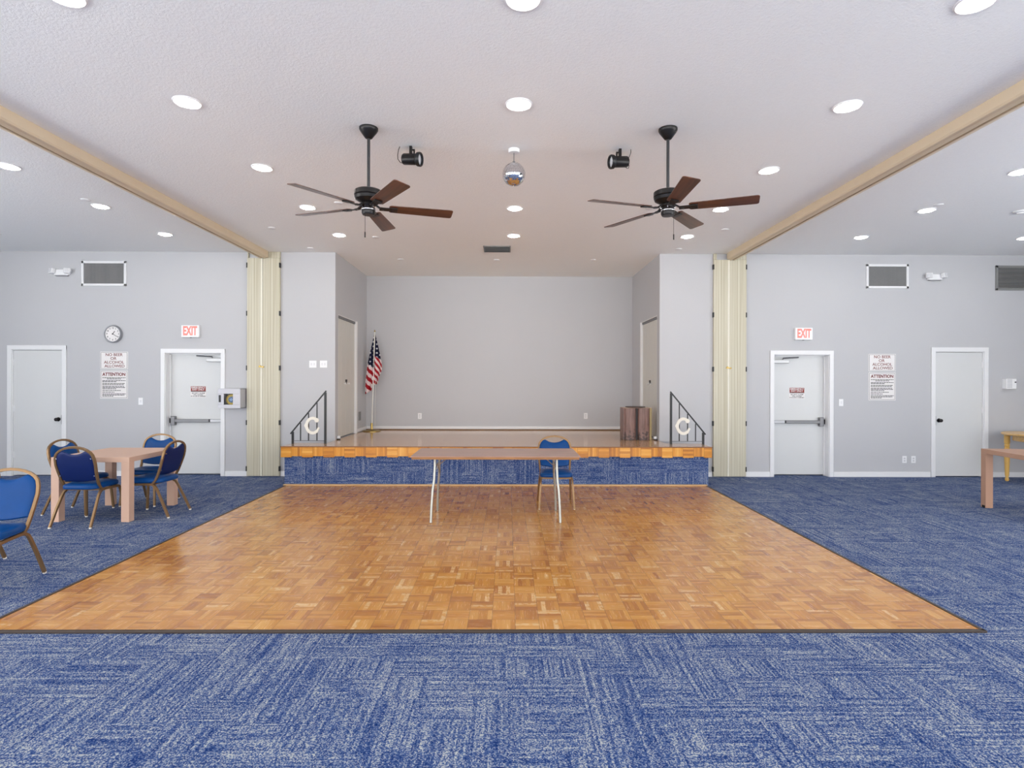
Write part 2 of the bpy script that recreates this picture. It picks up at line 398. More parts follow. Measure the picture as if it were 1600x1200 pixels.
def plain_door(n, x0, x1, z1, hinge_left, knob_z=0.93, frame=0.07):
    d = thing('door_%d' % n, None, None, ((x0+x1)/2, YW, 0)); del_props(d); setting(d)
    ox = (x0+x1)/2
    def at(o): o.matrix_parent_inverse = Matrix.Translation((-ox, -YW, 0)); return o
    at(casing(d, x0, x1, z1, frame))
    at(MB().box(x0, x0+0.012, YW, YW+0.14, 0, z1).box(x1-0.012, x1, YW, YW+0.14, 0, z1).box(x0, x1, YW, YW+0.14, z1-0.012, z1).build('jamb', M_white, d))
    at(MB().box(x0+0.016, x1-0.016, YW+0.012, YW+0.05, 0.015, z1-0.016).build('door_panel', M_door, d, bevel=0.002))
    kx = x1-0.075 if hinge_left else x0+0.075
    at(knob(d, kx, YW+0.012, knob_z))
    lx = x1-0.012 if hinge_left else x0+0.012
    at(MB().box(lx-0.009, lx+0.009, YW-0.001, YW+0.013, knob_z-0.08, knob_z+0.07).build('strike_plate', M_darkmetal if hinge_left else M_steel, d))
    hx = x0+0.012 if hinge_left else x1-0.012
    for z in (1.865, 1.11, 0.35):
        at(MB().cyl((hx, YW+0.003, z-0.05), (hx, YW+0.003, z+0.05), 0.009, n=10).box(hx-0.02, hx+0.02, YW+0.006, YW+0.011, z-0.05, z+0.05).build('hinge', M_white, d))
    return d
def del_props(o):
    for k in ('label', 'category', 'group'):
        if k in o: del o[k]
plain_door(1, -8.14, -7.31, 2.078, True, 0.93, 0.066)
plain_door(4, 7.096, 7.915, 2.088, False, 0.94, 0.066)

def exit_door(n, x0, x1, z1, mirror):
    """mirror = False: latch on the left (left door); True: latch on the right"""
    ox = (x0+x1)/2; YP = YW+0.14
    d = thing('door_%d' % n, None, None, (ox, YW, 0)); del_props(d); setting(d)
    def at(o): o.matrix_parent_inverse = Matrix.Translation((-ox, -YW, 0)); return o
    at(casing(d, x0, x1, z1, 0.064))
    t = 0.012
    at(MB().box(x0, x0+t, YW, YP+0.05, 0, z1).box(x1-t, x1, YW, YP+0.05, 0, z1).box(x0, x1, YW, YP+0.05, z1-t, z1)
       .box(x0+t, x0+t+0.016, YP-0.03, YP-0.004, 0, z1-t).box(x1-t-0.016, x1-t, YP-0.03, YP-0.004, 0, z1-t).box(x0+t, x1-t, YP-0.03, YP-0.004, z1-t-0.016, z1-t).build('jamb', M_white, d, bevel=0.002))
    at(MB().box(x0+t+0.003, x1-t-0.003, YP, YP+0.045, 0.02, z1-t-0.004).build('door_panel', M_door, d, bevel=0.002))
    s = -1 if mirror else 1
    def X(u): return ox + s*u        # u runs from the latch side (negative) to the hinge side
    hw = (x1-x0)/2
    zb = 0.905
    b = MB().box(X(-hw+0.10), X(hw-0.25), YP-0.062, YP-0.006, zb-0.026, zb+0.026, 0.006)
    at(b.build('push_bar', M_steel, d))
    at(MB().box(X(hw-0.235), X(hw-0.02), YP-0.05, YP-0.004, zb-0.024, zb+0.024, 0.005).build('bar_rail', mat('pale steel', (172, 172, 174), 0.4, 0.85), d))
    at(MB().box(X(hw-0.25), X(hw-0.235), YP-0.056, YP-0.004, zb-0.024, zb+0.024).build('bar_gap', M_black, d))
    at(MB().box(X(-hw+0.045), X(-hw+0.115), YP-0.07, YP, zb-0.075, zb+0.075, 0.008).build('latch_case', M_steel, d))
    at(MB().box(X(-hw+0.013), X(-hw+0.04), YP-0.04, YP-0.002, zb-0.04, zb+0.04, 0.004).build('strike', M_darkmetal, d))
    cl = at(MB().box(X(hw-0.29), X(hw-0.015), YP-0.075, YP, 1.885, 1.945, 0.008).build('door_closer', mat('silver closer', (190, 190, 190), 0.4, 0.5), d))
    at(MB().tube([(X(hw-0.20), YP-0.04, 1.945), (X(hw-0.20), YP-0.05, 1.97), (X(hw-0.30), YP-0.09, 1.975), (X(hw-0.46), YP-0.045, 1.985)], 0.009, 0.006, square=True).build('closer_arm', M_steel, d))
    for z in (1.8, 1.02, 0.25):
        at(MB().cyl((X(hw-0.014), YP-0.004, z-0.05), (X(hw-0.014), YP-0.004, z+0.05), 0.008, n=10).build('hinge', M_steel, d))
    return d
exit_door(2, -5.637, -4.714, 2.03, False)
exit_door(3, 4.41, 5.337, 2.03, True)

def bifold(n, X, s):
    """s = +1: door in the left alcove wall, seen from its +X side"""
    y0, y1, z0, z1 = BL; ym = (y0+y1)/2; P = X - s*0.028
    d = thing('door_%d' % n, None, None, (X, ym, ZS)); del_props(d); setting(d)
    def at(o): o.matrix_parent_inverse = Matrix.Translation((-X, -ym, -ZS)); return o
    at(MB().box(X-s*0.1, X-s*0.001, y0, y0+0.012, z0, z1).box(X-s*0.1, X-s*0.001, y1-0.012, y1, z0, z1).box(X-s*0.1, X-s*0.001, y0, y1, z1-0.012, z1)
       .box(X-s*0.001, X+s*0.012, y1-0.01, y1+0.055, z0, z1+0.0).build('jamb', M_white, d))
    at(MB().box(P-s*0.008, P+s*0.014, y0+0.012, y1-0.012, z1-0.05, z1-0.012).build('top_track', M_steel, d))
    q = (y1-y0-0.03)/4
    for k in range(4):
        a = y0+0.015+k*q
        at(MB().box(P-s*0.03, P, a+0.002, a+q-0.002, z0+0.02, z1-0.052).build('door_leaf', M_beigedoor, d, bevel=0.003))
    for k in (-1, 1):
        at(MB().lathe([(0.009, 0), (0.008, 0.012), (0.017, 0.02), (0.016, 0.03), (0.001, 0.034)], M=Matrix.Translation((P, ym+k*0.11, 1.53)) @ Matrix.Rotation(s*pi/2, 4, 'Y')).build('door_knob', M_plastic, d, smooth=True))
    at(MB().box(P, P+s*0.016, ym-0.035, ym+0.035, 1.555, 1.60, 0.004).box(P, P+s*0.012, ym-0.015, ym+0.015, 1.525, 1.56, 0.003).build('hasp', M_darkmetal, d))
bifold(5, AL, 1)
bifold(6, AR, -1)

# ---------------------------------------------------------------- dance floor
t = thing('dance_floor', 'square wooden parquet dance floor laid in the blue carpet before the stage', 'dance floor', (-0.165, 6.0, 0))
def off(o, t):
    o.matrix_parent_inverse = Matrix.Translation(-Vector(t.location)); return o
off(MB().box(-3.30, 2.975, 3.553, 8.53, -0.01, 0.010).build('parquet_panel', M_parq, t), t)
off(MB().box(-3.325, -3.30, 3.525, 8.5, 0, 0.014).box(2.975, 3.0, 3.525, 8.5, 0, 0.014).box(-3.325, 3.0, 3.522, 3.553, 0, 0.014).build('edge_strip', M_strip, t, bevel=0.003), t)
off(MB().box(-3.345, 3.0, 8.485, 8.54, 0.008, 0.026).build('back_molding', wood_grain('pale molding', (196, 158, 112), (218, 184, 140), 0, 0.35), t, bevel=0.004), t)

# ---------------------------------------------------------------- stage
t = thing('stage', 'low stage with parquet top and blue carpeted front filling the alcove', 'stage', (-0.165, 9.0, 0))
LX0, LX1, LY = -3.385, 3.07, 8.5
off(MB().box(AL+0.002, AR-0.002, 8.515, YB-0.012, ZS-0.03, ZS).box(LX0+0.004, AL+0.001, 8.515, 8.98, ZS-0.03, ZS).box(AR-0.001, LX1-0.004, 8.515, 8.98, ZS-0.03, ZS).build('stage_floor', M_stage, t), t)
off(MB().box(LX0-0.006, LX1+0.006, LY-0.01, 8.516, ZS-0.012, ZS+0.001).build('edge_molding', wood_grain('dark edge wood', (128, 84, 50), (150, 104, 66), 0, 0.3), t, bevel=0.003), t)
b = MB(); k = 0; x = LX0
while x < LX1-0.01:
    x1 = min(x+0.1585, LX1); deep = 0.163 if (k % 2 == 0) else 0.146
    b.box(x, x1, LY, 8.53, ZS-deep, ZS-0.012); x = x1; k += 1
b.box(LX0, LX0+0.02, 8.53, 8.98, ZS-0.155, ZS-0.031).box(LX1-0.02, LX1, 8.53, 8.98, ZS-0.155, ZS-0.031)
off(b.build('fascia', M_fascia, t), t)
off(MB().box(-3.345, 3.03, 8.54, 8.60, 0, ZS-0.031).box(-3.345, -3.285, 8.60, 8.98, 0, ZS-0.031).box(2.97, 3.03, 8.60, 8.98, 0, ZS-0.031).build('carpeted_riser', M_riser, t), t)

# ---------------------------------------------------------------- railings on the stage wings
def railing(s, X0, label):
    """X0 = tall post; s = -1 slopes down to the left, +1 to the right"""
    t = thing('stair_railing', label, 'railing', (X0, 8.86, ZS), 0, 'black stair railings with a cream letter emblem')
    L = 0.505; zt, zs = 0.80, 0.175
    MB().box(-0.015, 0.015, -0.015, 0.015, 0, zt).build('post', M_black, t)
    MB().box(s*L-0.015, s*L+0.015, -0.015, 0.015, 0, zs+0.01).build('post', M_black, t)
    for u in (0.13, 0.26, 0.385):
        z = zt+(zs-zt)*u/L
        MB().box(s*u-0.007, s*u+0.007, -0.007, 0.007, 0.05, z).build('baluster', M_black, t)
    MB().tube([(-s*0.012, 0, zt+0.024), (s*(L+0.035), 0, zs-0.02)], 0.013, 0.009, square=True).build('handrail', M_black, t)
    MB().box(min(0, s*L), max(0, s*L), -0.006, 0.006, 0.042, 0.052).build('bottom_rail', mat('grey rail', (110, 112, 118), 0.4), t)
    b = MB(); pts = []; cx = s*0.19 + (0.0 if s < 0 else 0.0); cz = 0.285
    for i in range(25):
        a = R(48+i*(264/24)); pts.append((cx+0.095*cos(a), -0.017, cz+0.115*sin(a)))
    b.tube(pts, 0.022, 0.009, square=True, up=(0, 1, 0))
    b.lathe([(0.001, 0), (0.034, 0.001), (0.034, 0.016), (0.001, 0.018)], M=Matrix.Translation((cx+0.062, -0.010, cz+0.082)) @ Matrix.Rotation(pi/2, 4, 'X'), n=16)
    b.tube([(cx+0.06, -0.017, cz-0.10), (cx+0.085, -0.017, cz-0.05), (cx+0.095, -0.017, cz-0.03)], 0.016, 0.008, square=True, up=(0, 1, 0))
    b.tube([(cx-0.105, -0.017, cz-0.03), (cx-0.12, -0.017, cz), (cx-0.105, -0.017, cz+0.03)], 0.012, 0.008, square=True, up=(0, 1, 0))
    b.build('letter_emblem', M_cream, t, smooth=True)
railing(-1, -2.838, 'black metal railing with cream letter C on the stage beside the flag')
railing(1, 2.555, 'black metal railing with cream letter C on the stage beside the brown box')

# ---------------------------------------------------------------- folding partition stacks and ceiling tracks
def partition(x0, x1, label, side):
    xm = x0 + (x1-x0)*0.47; t = thing('folding_partition', label, 'partition', (xm, YW, 0), 0, 'stacked folding partitions flush with the far wall')
    MB().box(x0-xm, -0.004, -0.045, -0.001, 0.012, ZC-0.105).build('partition_panel', M_panel, t, bevel=0.003)
    MB().box(0.004, x1-xm, -0.045, -0.001, 0.012, ZC-0.105).build('partition_panel', M_panel, t, bevel=0.003)
    MB().box(-0.022, 0.002, -0.051, -0.044, 0.014, ZC-0.11).build('center_strip', mat('cream strip', (232, 228, 212), 0.4), t)
    hs = (x1-xm) - 0.14
    MB().box(0.08, x1-xm, -0.035, -0.001, ZC-0.10, ZC-0.002).box(x0-xm, x0-xm+0.05 if side > 0 else x0-xm+0.02, -0.035, -0.001, ZC-0.10, ZC-0.002).build('header_block', M_panel, t)
    for z in (3.467, 2.677, 1.781, 0.885, 0.13):
        for x in (x0-xm, x1-xm):
            MB().box(x-0.012, x+0.006, -0.05, -0.006, z-0.04, z+0.04).build('hinge', M_black, t)
    MB().box(-0.055, 0.035, -0.062, -0.05, 1.79, 1.81, 0.003).cyl((-0.03, -0.05, 1.815), (-0.03, -0.07, 1.815), 0.012, n=12).cyl((0.02, -0.05, 1.795), (0.02, -0.07, 1.795), 0.012, n=12).build('latch', M_brass, t)
partition(-4.277, -3.741, 'stacked cream wood folding partition at the far wall, between the left exit door and the stage', -1)
partition(3.395, 3.937, 'stacked cream wood folding partition at the far wall, between the stage and the right exit door', 1)

def track(xi, s, label):
    """xi = inner edge; s = outward direction"""
    t = thing('partition_track', label, 'ceiling track', (xi, 2.2, ZC), 0, 'beige partition tracks on the ceiling')
    prof = [(0.0, 0.0), (0.0, -0.085), (0.01, -0.10), (0.022, -0.106), (0.03, -0.10), (0.04, -0.106), (0.07, -0.118), (0.078, -0.112), (0.08, -0.02), (0.08, 0)]
    def sweep(pr, name, m):
        b = MB(); P = [(s*x, z) for x, z in pr]; y0, y1 = YR-2.2, YW-0.055-2.2
        A = [b.b.verts.new((x, y0, z)) for x, z in P]; B = [b.b.verts.new((x, y1, z)) for x, z in P]; n = len(P)
        b.b.faces.new(A); b.b.faces.new(B[::-1])
        for i in range(n): b.b.faces.new((A[i], A[(i+1) % n], B[(i+1) % n], B[i]))
        return b.build(name, m, t, bevel=0.002)
    sweep(prof, 'inner_casing', M_beam)
    sweep([(0.08, 0), (0.08, -0.085), (0.105, -0.085), (0.105, 0)], 'slot_liner', M_slot)
    sweep([(0.105, 0), (0.105, -0.112), (0.118, -0.115), (0.155, -0.106), (0.165, -0.09), (0.165, 0)], 'outer_casing', M_beam)
track(-3.925, -1, 'beige ceiling track running back from the partition left of the stage')
track(3.605, 1, 'beige ceiling track running back from the partition right of the stage')

# ---------------------------------------------------------------- recessed ceiling lights
M_diff = emit('lamp diffuser', (255, 252, 246), LAMP)
proto = None
cols = {-7.45: 'far left bay', -4.96: 'left side bay', -2.45: 'middle bay left column', 0.08: 'middle bay centre column', 2.61: 'middle bay right column', 5.15: 'right side bay', 7.56: 'far right bay'}
rows = {8.25: 'nearest the far wall', 6.95: 'second from the far wall', 5.67: 'third from the far wall', 4.35: 'fourth from the far wall', 3.15: 'cut by the top picture edge'}
spots = [(x, y) for y in (8.25, 6.95, 5.67, 4.35, 3.15) for x in (-2.45, 0.08, 2.61) if not (x == 0.08 and y == 5.67)]
spots += [(x, y) for y in (8.25, 6.95, 5.67) for x in (-4.96, 5.15)] + [(-7.45, 8.25), (7.56, 8.25)]
def make_light(label):
    t = thing('recessed_light', label, 'ceiling light', group='round recessed lights in the ceiling')
    MB().lathe([(0.079, 0.0), (0.079, -0.006), (0.095, -0.010), (0.102, -0.006), (0.104, 0.0)], n=32).build('trim_ring', M_white, t, smooth=True)
    MB().lathe([(0.078, -0.001), (0.077, -0.008), (0.066, -0.015), (0.04, -0.020), (0.001, -0.022)], n=32).build('diffuser', M_diff, t, smooth=True)
    return t
for x, y in spots:
    lb = 'round recessed ceiling light, %s, %s' % (cols[x], rows[y])
    if proto is None: proto = make_light(lb); proto.location = (x, y, ZC)
    else: dup(proto, (x, y, ZC), 0, lb)
for x in (-7.4, -4.96, -2.45, 0.08, 2.61, 5.15, 7.6):  # unseen lights added only to light the room
    for y in (1.6, 0.1, -1.6, -3.4):
        dup(proto, (x, y, ZC), 0, 'unseen round ceiling light added to light the room, behind the camera', 'added ceiling lights behind the camera')
for x in (-7.4, -4.96, 5.15, 7.6):  # side bay lamps put in beyond the view for their light
    for y in (3.15, 4.35):
        dup(proto, (x, y, ZC), 0, 'round ceiling light added for brightness in a side bay, out of the picture', 'added side bay lights out of the picture')
for x in (-7.45, 7.56):  # more unseen lamps, there only for room light
    for y in (5.67, 6.95):
        dup(proto, (x, y, ZC), 0, 'round ceiling light added for brightness near the side wall, out of the picture', 'added side wall lights out of the picture')

# sprinkler cover plates
sp = [(-3.273, 7.895, 'right of the left track'), (-3.152, 9.076, 'close to the wall left of the stage alcove'), (-1.866, 9.877, 'inside the stage alcove, left one'),
      (-1.95, 8.376, 'below the left fan'), (-2.021, 6.779, 'seen behind the hub of the left fan'), (-0.199, 9.897, 'inside the stage alcove, behind the grille'),
      (1.727, 6.92, 'seen behind the hub of the right fan'), (3.019, 7.875, 'left of the right track'), (2.717, 9.035, 'close to the wall right of the stage alcove'), (1.483, 9.864, 'inside the stage alcove, right one'),
      (5.136, 6.742, 'touching the second light of the right bay'), (-4.962, 6.706, 'touching the second light of the left bay')]
pr = None
for x, y, lb in sp:
    if pr is None:
        pr = MB().lathe([(0.052, 0), (0.052, -0.006), (0.046, -0.010), (0.001, -0.011)], n=24).build('sprinkler_cover', M_white, smooth=True); o = pr
    else: o = pr.copy(); C.objects.link(o)
    o.location = (x, y, ZC); tag(o, 'small white round sprinkler cover on ceiling, ' + lb, 'sprinkler cover', 'white sprinkler cover plates')
o = thing('smoke_detector', 'white round detector on the ceiling at the right picture edge', 'smoke detector', (6.335, 6.977, ZC))
MB().lathe([(0.075, 0), (0.075, -0.012), (0.06, -0.02), (0.001, -0.022)], n=24).build('base', M_white, o, smooth=True)
MB().lathe([(0.035, -0.022), (0.03, -0.034), (0.001, -0.036)], n=20).build('sensor_cap', M_plastic, o, smooth=True)

# ceiling grille
t = thing('ceiling_grille', 'grey slatted air grille on ceiling before the stage alcove', 'air grille', (-0.175, 9.07, ZC))
MB().box(-0.215, 0.215, -0.20, -0.18, -0.014, 0).box(-0.215, 0.215, 0.18, 0.20, -0.014, 0).box(-0.215, -0.195, -0.2, 0.2, -0.014, 0).box(0.195, 0.215, -0.2, 0.2, -0.014, 0).build('frame', M_greyvent, t, bevel=0.002)
MB().box(-0.2, 0.2, -0.185, 0.185, -0.003, -0.0005).build('backing', M_vent, t)
b = MB()
for i in range(7): b.box(-0.2, 0.2, -0.16+i*0.053-0.016, -0.16+i*0.053+0.016, -0.001, 0.001, M=Matrix.Translation((0, -0.16+i*0.053, -0.016)) @ Matrix.Rotation(R(35), 4, 'X') @ Matrix.Translation((0, 0.16-i*0.053, 0)))
b.build('slats', M_greyvent, t)

# ---------------------------------------------------------------- ceiling fans
def make_fan():
    t = thing('ceiling_fan', '', 'ceiling fan', group='dark ceiling fans with walnut blades')
    MB().lathe([(0.001, 0), (0.078, 0), (0.078, -0.015), (0.07, -0.03), (0.03, -0.085), (0.022, -0.09), (0.001, -0.09)]).build('canopy', M_darkmetal, t, smooth=True)
    MB().cyl((0, 0, -0.085), (0, 0, -0.53), 0.0125).build('downrod', mat('grey rod', (70, 70, 72), 0.35, 0.6), t, smooth=True)
    MB().lathe([(0.02, -0.505), (0.03, -0.52), (0.105, -0.525), (0.117, -0.533), (0.118, -0.568), (0.112, -0.574), (0.116, -0.58), (0.108, -0.602), (0.075, -0.622), (0.05, -0.635), (0.001, -0.635)], n=36).build('motor_housing', M_darkmetal, t, smooth=True)
    MB().lathe([(0.001, -0.634), (0.055, -0.634), (0.058, -0.65), (0.05, -0.66), (0.056, -0.675), (0.056, -0.715), (0.048, -0.73), (0.001, -0.732)], n=28).build('switch_housing', M_darkmetal, t, smooth=True)
    b = MB()
    for i in range(4):
        a = i*pi/2+0.5; b.cyl((0.05*cos(a), 0.05*sin(a), -0.665), (0.061*cos(a), 0.061*sin(a), -0.665), 0.012, n=12)
    b.lathe([(0.057, -0.682), (0.0585, -0.684), (0.0585, -0.690), (0.057, -0.692)], n=28)
    b.build('chrome_trim', M_chrome, t, smooth=True)
    MB().cyl((0.03, -0.04, -0.72), (0.03, -0.04, -0.885), 0.0018, n=6).cyl((0.03, -0.04, -0.885), (0.03, -0.04, -0.93), 0.005, n=8).build('pull_chain', M_darkmetal, t)
    for i in range(5):
        a = 2*pi*i/5; Mz = Matrix.Rotation(a, 4, 'Z')
        # blade: tapering board with rounded corners, pitched
        pts = []
        w0, w1, r0, r1, c = 0.056, 0.068, 0.17, 0.71, 0.022
        for (x, y, dx, dy) in ((r0, -w0, 1, -1), (r1, -w1, 1, 1), (r1, w1, -1, 1), (r0, w0, -1, -1)):
            pass
        def corner(cx, cy, a0):
            return [(cx+c*cos(R(a0+q)), cy+c*sin(R(a0+q))) for q in (0, 22.5, 45, 67.5, 90)]
        pts = corner(r0+c, -w0+c, 180)+corner(r1-c, -w1+c, 270)+corner(r1-c, w1-c, 0)+corner(r0+c, w0-c, 90)
        o = MB().prism(pts, -0.003, 0.003, Matrix.Translation((0, 0, 0)) @ Matrix.Rotation(R(-12), 4, 'X')).build('blade', M_bladewood, t, bevel=0.0015)
        o.rotation_euler = (0, 0, a); o.location = (0, 0, -0.665)
        b = MB().box(0.09, 0.24, -0.026, 0.026, -0.010, -0.003, 0.002, M=Matrix.Rotation(R(-12), 4, 'X'))
        b.box(0.185, 0.24, -0.034, 0.034, -0.013, -0.003, 0.003, M=Matrix.Rotation(R(-12), 4, 'X'))
        b.tube([(0.045, 0, 0.03), (0.075, 0, 0.012), (0.10, 0, -0.004), (0.13, 0, -0.007)], 0.012, 0.006, square=True)
        b.build('blade_bracket', M_darkmetal, o)
    return t
fan = make_fan(); fan.location = (-1.173, 4.775, ZC-0.0005); fan.rotation_euler = (0, 0, R(88-72*2))
fan['label'] = 'dark ceiling fan with five walnut blades, hanging left of the mirror ball'
dup(fan, (1.341, 4.76, ZC-0.0005), R(52), 'dark ceiling fan with five walnut blades, hanging right of the mirror ball')

# ---------------------------------------------------------------- mirror ball and spotlights
t = thing('mirror_ball', 'small silver mirror ball hanging from the ceiling between the fans', 'disco ball', (0.051, 5.2, ZC))
MB().lathe([(0.001, 0), (0.052, 0), (0.052, -0.02), (0.046, -0.03), (0.001, -0.031)]).build('mount', M_white, t, smooth=True)
MB().cyl((0, 0, -0.03), (0, 0, -0.125), 0.004, n=8).lathe([(0.012, -0.112), (0.012, -0.125), (0.001, -0.126)][::-1] and [(0.001, -0.109), (0.012, -0.11), (0.012, -0.124), (0.001, -0.125)], n=12).build('hanger', M_steel, t)
b = MB(); rb = 0.105; zc = -0.228; nl = 20
for i in range(nl):
    a0 = -pi/2+pi*i/nl; a1 = a0+pi/nl; am = (a0+a1)/2; nn = max(4, int(2*pi*cos(am)*rb/(rb*pi/nl)))
    for k in range(nn):
        l0 = 2*pi*k/nn; l1 = l0+2*pi/nn*0.94; jit = Vector((random.gauss(0, 1), random.gauss(0, 1), random.gauss(0, 1)))*0.0006
        vs = []
        for (a, l) in ((a0, l0), (a0, l1), (a1, l1), (a1, l0)):
            aa = a0+(a-a0)*0.94
            vs.append(b.b.verts.new(Vector((rb*cos(aa)*cos(l), rb*cos(aa)*sin(l), zc+rb*sin(aa))) + jit*random.uniform(0.3, 1)))
        try: b.b.faces.new(vs)
        except ValueError: pass
b.build('mirror_facets', mat('mirror tile', (235, 235, 238), 0.03, 1.0, var=0.01), t)
MB().lathe([(0.001, zc-rb+0.003)]+[((rb-0.0025)*cos(-pi/2+pi*i/20), zc+(rb-0.0025)*sin(-pi/2+pi*i/20)) for i in range(1, 20)]+[(0.001, zc+rb-0.003)], n=32).build('ball_core', mat('grey grout', (120, 120, 120), 0.4, 0.5), t, smooth=True)

def spotlight(x, y, s, label):
    """s = +1: lens to the right"""
    t = thing('spotlight', label, 'spotlight', (x, y, ZC), 0, 'black ceiling spotlights aimed at the mirror ball')
    MB().box(-0.012, 0.012, -0.02, 0.02, -0.115, 0, 0.002).box(s*0.03-0.006, s*0.03+0.006, -0.012, 0.012, -0.075, -0.03, 0.002).box(min(0, s*0.036), max(0, s*0.036), -0.008, 0.008, -0.036, -0.026).build('bracket', M_darkmetal, t)
    A = Matrix.Translation((0, 0, -0.115)) @ Matrix.Rotation(R(-14)*s, 4, 'Z') @ Matrix.Rotation(s*R(96), 4, 'Y')
    MB().lathe([(0.001, -0.075), (0.044, -0.075), (0.05, -0.065), (0.05, 0.06), (0.001, 0.06)], M=A).build('lamp_body', M_darkmetal, t, smooth=True)
    MB().lathe([(0.048, 0.055), (0.061, 0.065), (0.064, 0.09), (0.060, 0.098), (0.052, 0.098), (0.050, 0.075), (0.046, 0.062)], M=A).build('lens_ring', M_black, t, smooth=True)
    MB().lathe([(0.001, 0.072), (0.05, 0.072), (0.049, 0.078), (0.025, 0.084), (0.001, 0.086)], M=A).build('lens', mat('pale lens', (205, 208, 212), 0.15), t, smooth=True)
    if s > 0: pts = [(-0.10, 0, -0.001), (-0.112, 0, -0.03), (-0.12, 0, -0.08), (-0.117, 0, -0.115), (-0.095, 0, -0.145), (-0.07, 0, -0.15)]
    else: pts = [(0.10, 0, -0.001), (0.10, 0, -0.03), (0.085, 0, -0.07), (0.06, 0, -0.11), (0.05, 0, -0.14), (0.062, 0.005, -0.172), (0.078, 0.005, -0.172), (0.085, 0.003, -0.15), (0.075, 0, -0.125), (0.055, 0, -0.115)]
    MB().tube(pts, 0.0032, n=6, up=(0, 1, 0)).build('power_cord', M_darkmetal, t, smooth=True)
spotlight(-0.882, 5.146, 1, 'small black spotlight on the ceiling beside the left fan, facing the mirror ball')
spotlight(1.02, 5.18, -1, 'small black spotlight on the ceiling beside the right fan, facing the mirror ball')

# ---------------------------------------------------------------- things on the far wall
def vent(x0, x1, z0, z1, label, frame_m, horiz=False, group='framed return air vents high on the far wall'):
    cx, cz = (x0+x1)/2, (z0+z1)/2; w, h = (x1-x0)/2, (z1-z0)/2
    t = thing('wall_vent', label, 'air vent', (cx, YW, cz), 0, group); f = 0.038
    MB().box(-w, w, -0.018, 0, h-f, h).box(-w, w, -0.018, 0, -h, -h+f).box(-w, -w+f, -0.018, 0, -h, h).box(w-f, w, -0.018, 0, -h, h).build('frame', frame_m, t, bevel=0.004)
    MB().box(-w+0.02, w-0.02, -0.0025, -0.0005, -h+0.02, h-0.02).build('backing', M_ventback, t)
    b = MB()
    if horiz:
        n = 14
        for i in range(n):
            z = -h+f+(i+0.5)*(2*h-2*f)/n; b.box(-w+f, w-f, -0.008, 0.008, -0.0012, 0.0012, M=Matrix.Translation((0, -0.010, z)) @ Matrix.Rotation(R(-50), 4, 'X'))
    else:
        n = 30
        for i in range(n):
            x = -w+f+(i+0.5)*(2*w-2*f)/n; b.box(-0.0012, 0.0012, -0.007, 0.007, -h+f, h-f, M=Matrix.Translation((x, -0.010, 0)) @ Matrix.Rotation(R(48 if cx > 0 else -48), 4, 'Z'))
    b.build('louvers', M_greyvent if horiz else M_vent, t)
vent(-7.001, -6.268, 3.122, 3.53, 'white framed dark vent above the clock on the left wall', M_white)
vent(5.941, 6.647, 3.129, 3.53, 'white framed dark vent above the warning signs, right of stage', M_white)
vent(8.101, 8.84, 3.104, 3.517, 'grey framed vent high on wall at the right picture edge', M_greyvent, True)

def emergency(cx, cz, label, s):
    t = thing('emergency_light', label, 'emergency light', (cx, YW, cz), 0, 'white twin-head emergency lights')
    MB().box(-0.115, 0.115, -0.05, 0, -0.05, 0.045, 0.008).build('housing', M_plastic, t)
    MB().box(-0.10, 0.10, -0.045, -0.005, -0.062, -0.05, 0.003).build('underside', mat('grey plastic', (150, 150, 152), 0.5), t)
    for k in (-1, 1):
        o = MB().box(-0.048, 0.048, -0.06, 0.0, -0.038, 0.042, 0.01).build('lamp_head', M_plastic, t); o.location = (k*0.115, -0.045, 0.008); o.rotation_euler = (R(-8), 0, R(k*22))
        b = MB()
        for i in range(4): b.box(-0.038+i*0.02, -0.028+i*0.02, -0.0625, -0.059, -0.028, 0.032)
        b.build('lens_ribs', mat('lens grey', (205, 205, 208), 0.2), o)
emergency(-7.31, 3.34, 'white twin-head emergency light left of the vent, on the left wall', -1)
emergency(7.07, 3.32, 'white twin-head emergency light between the vents right of stage', 1)

def exit_sign(cx, cz, label):
    t = thing('exit_sign', label, 'exit sign', (cx, YW, cz), 0, 'white exit signs over the exit doors')
    MB().box(-0.145, 0.145, -0.055, 0, -0.10, 0.10, 0.008).build('housing', M_plastic, t)
    text('lettering', 'EXIT', emit('exit red', (240, 128, 116), 0.55), t, 0.0, -0.0555, 0.0, 0.20, bold=0.007, sx=0.56)
    MB().box(-0.012, 0.012, -0.035, -0.02, -0.107, -0.10).build('test_button', M_darkmetal, t)
exit_sign(-5.20, 2.379, 'white exit sign with red letters above the left exit door')
exit_sign(4.885, 2.368, 'white exit sign with red letters above the right exit door')

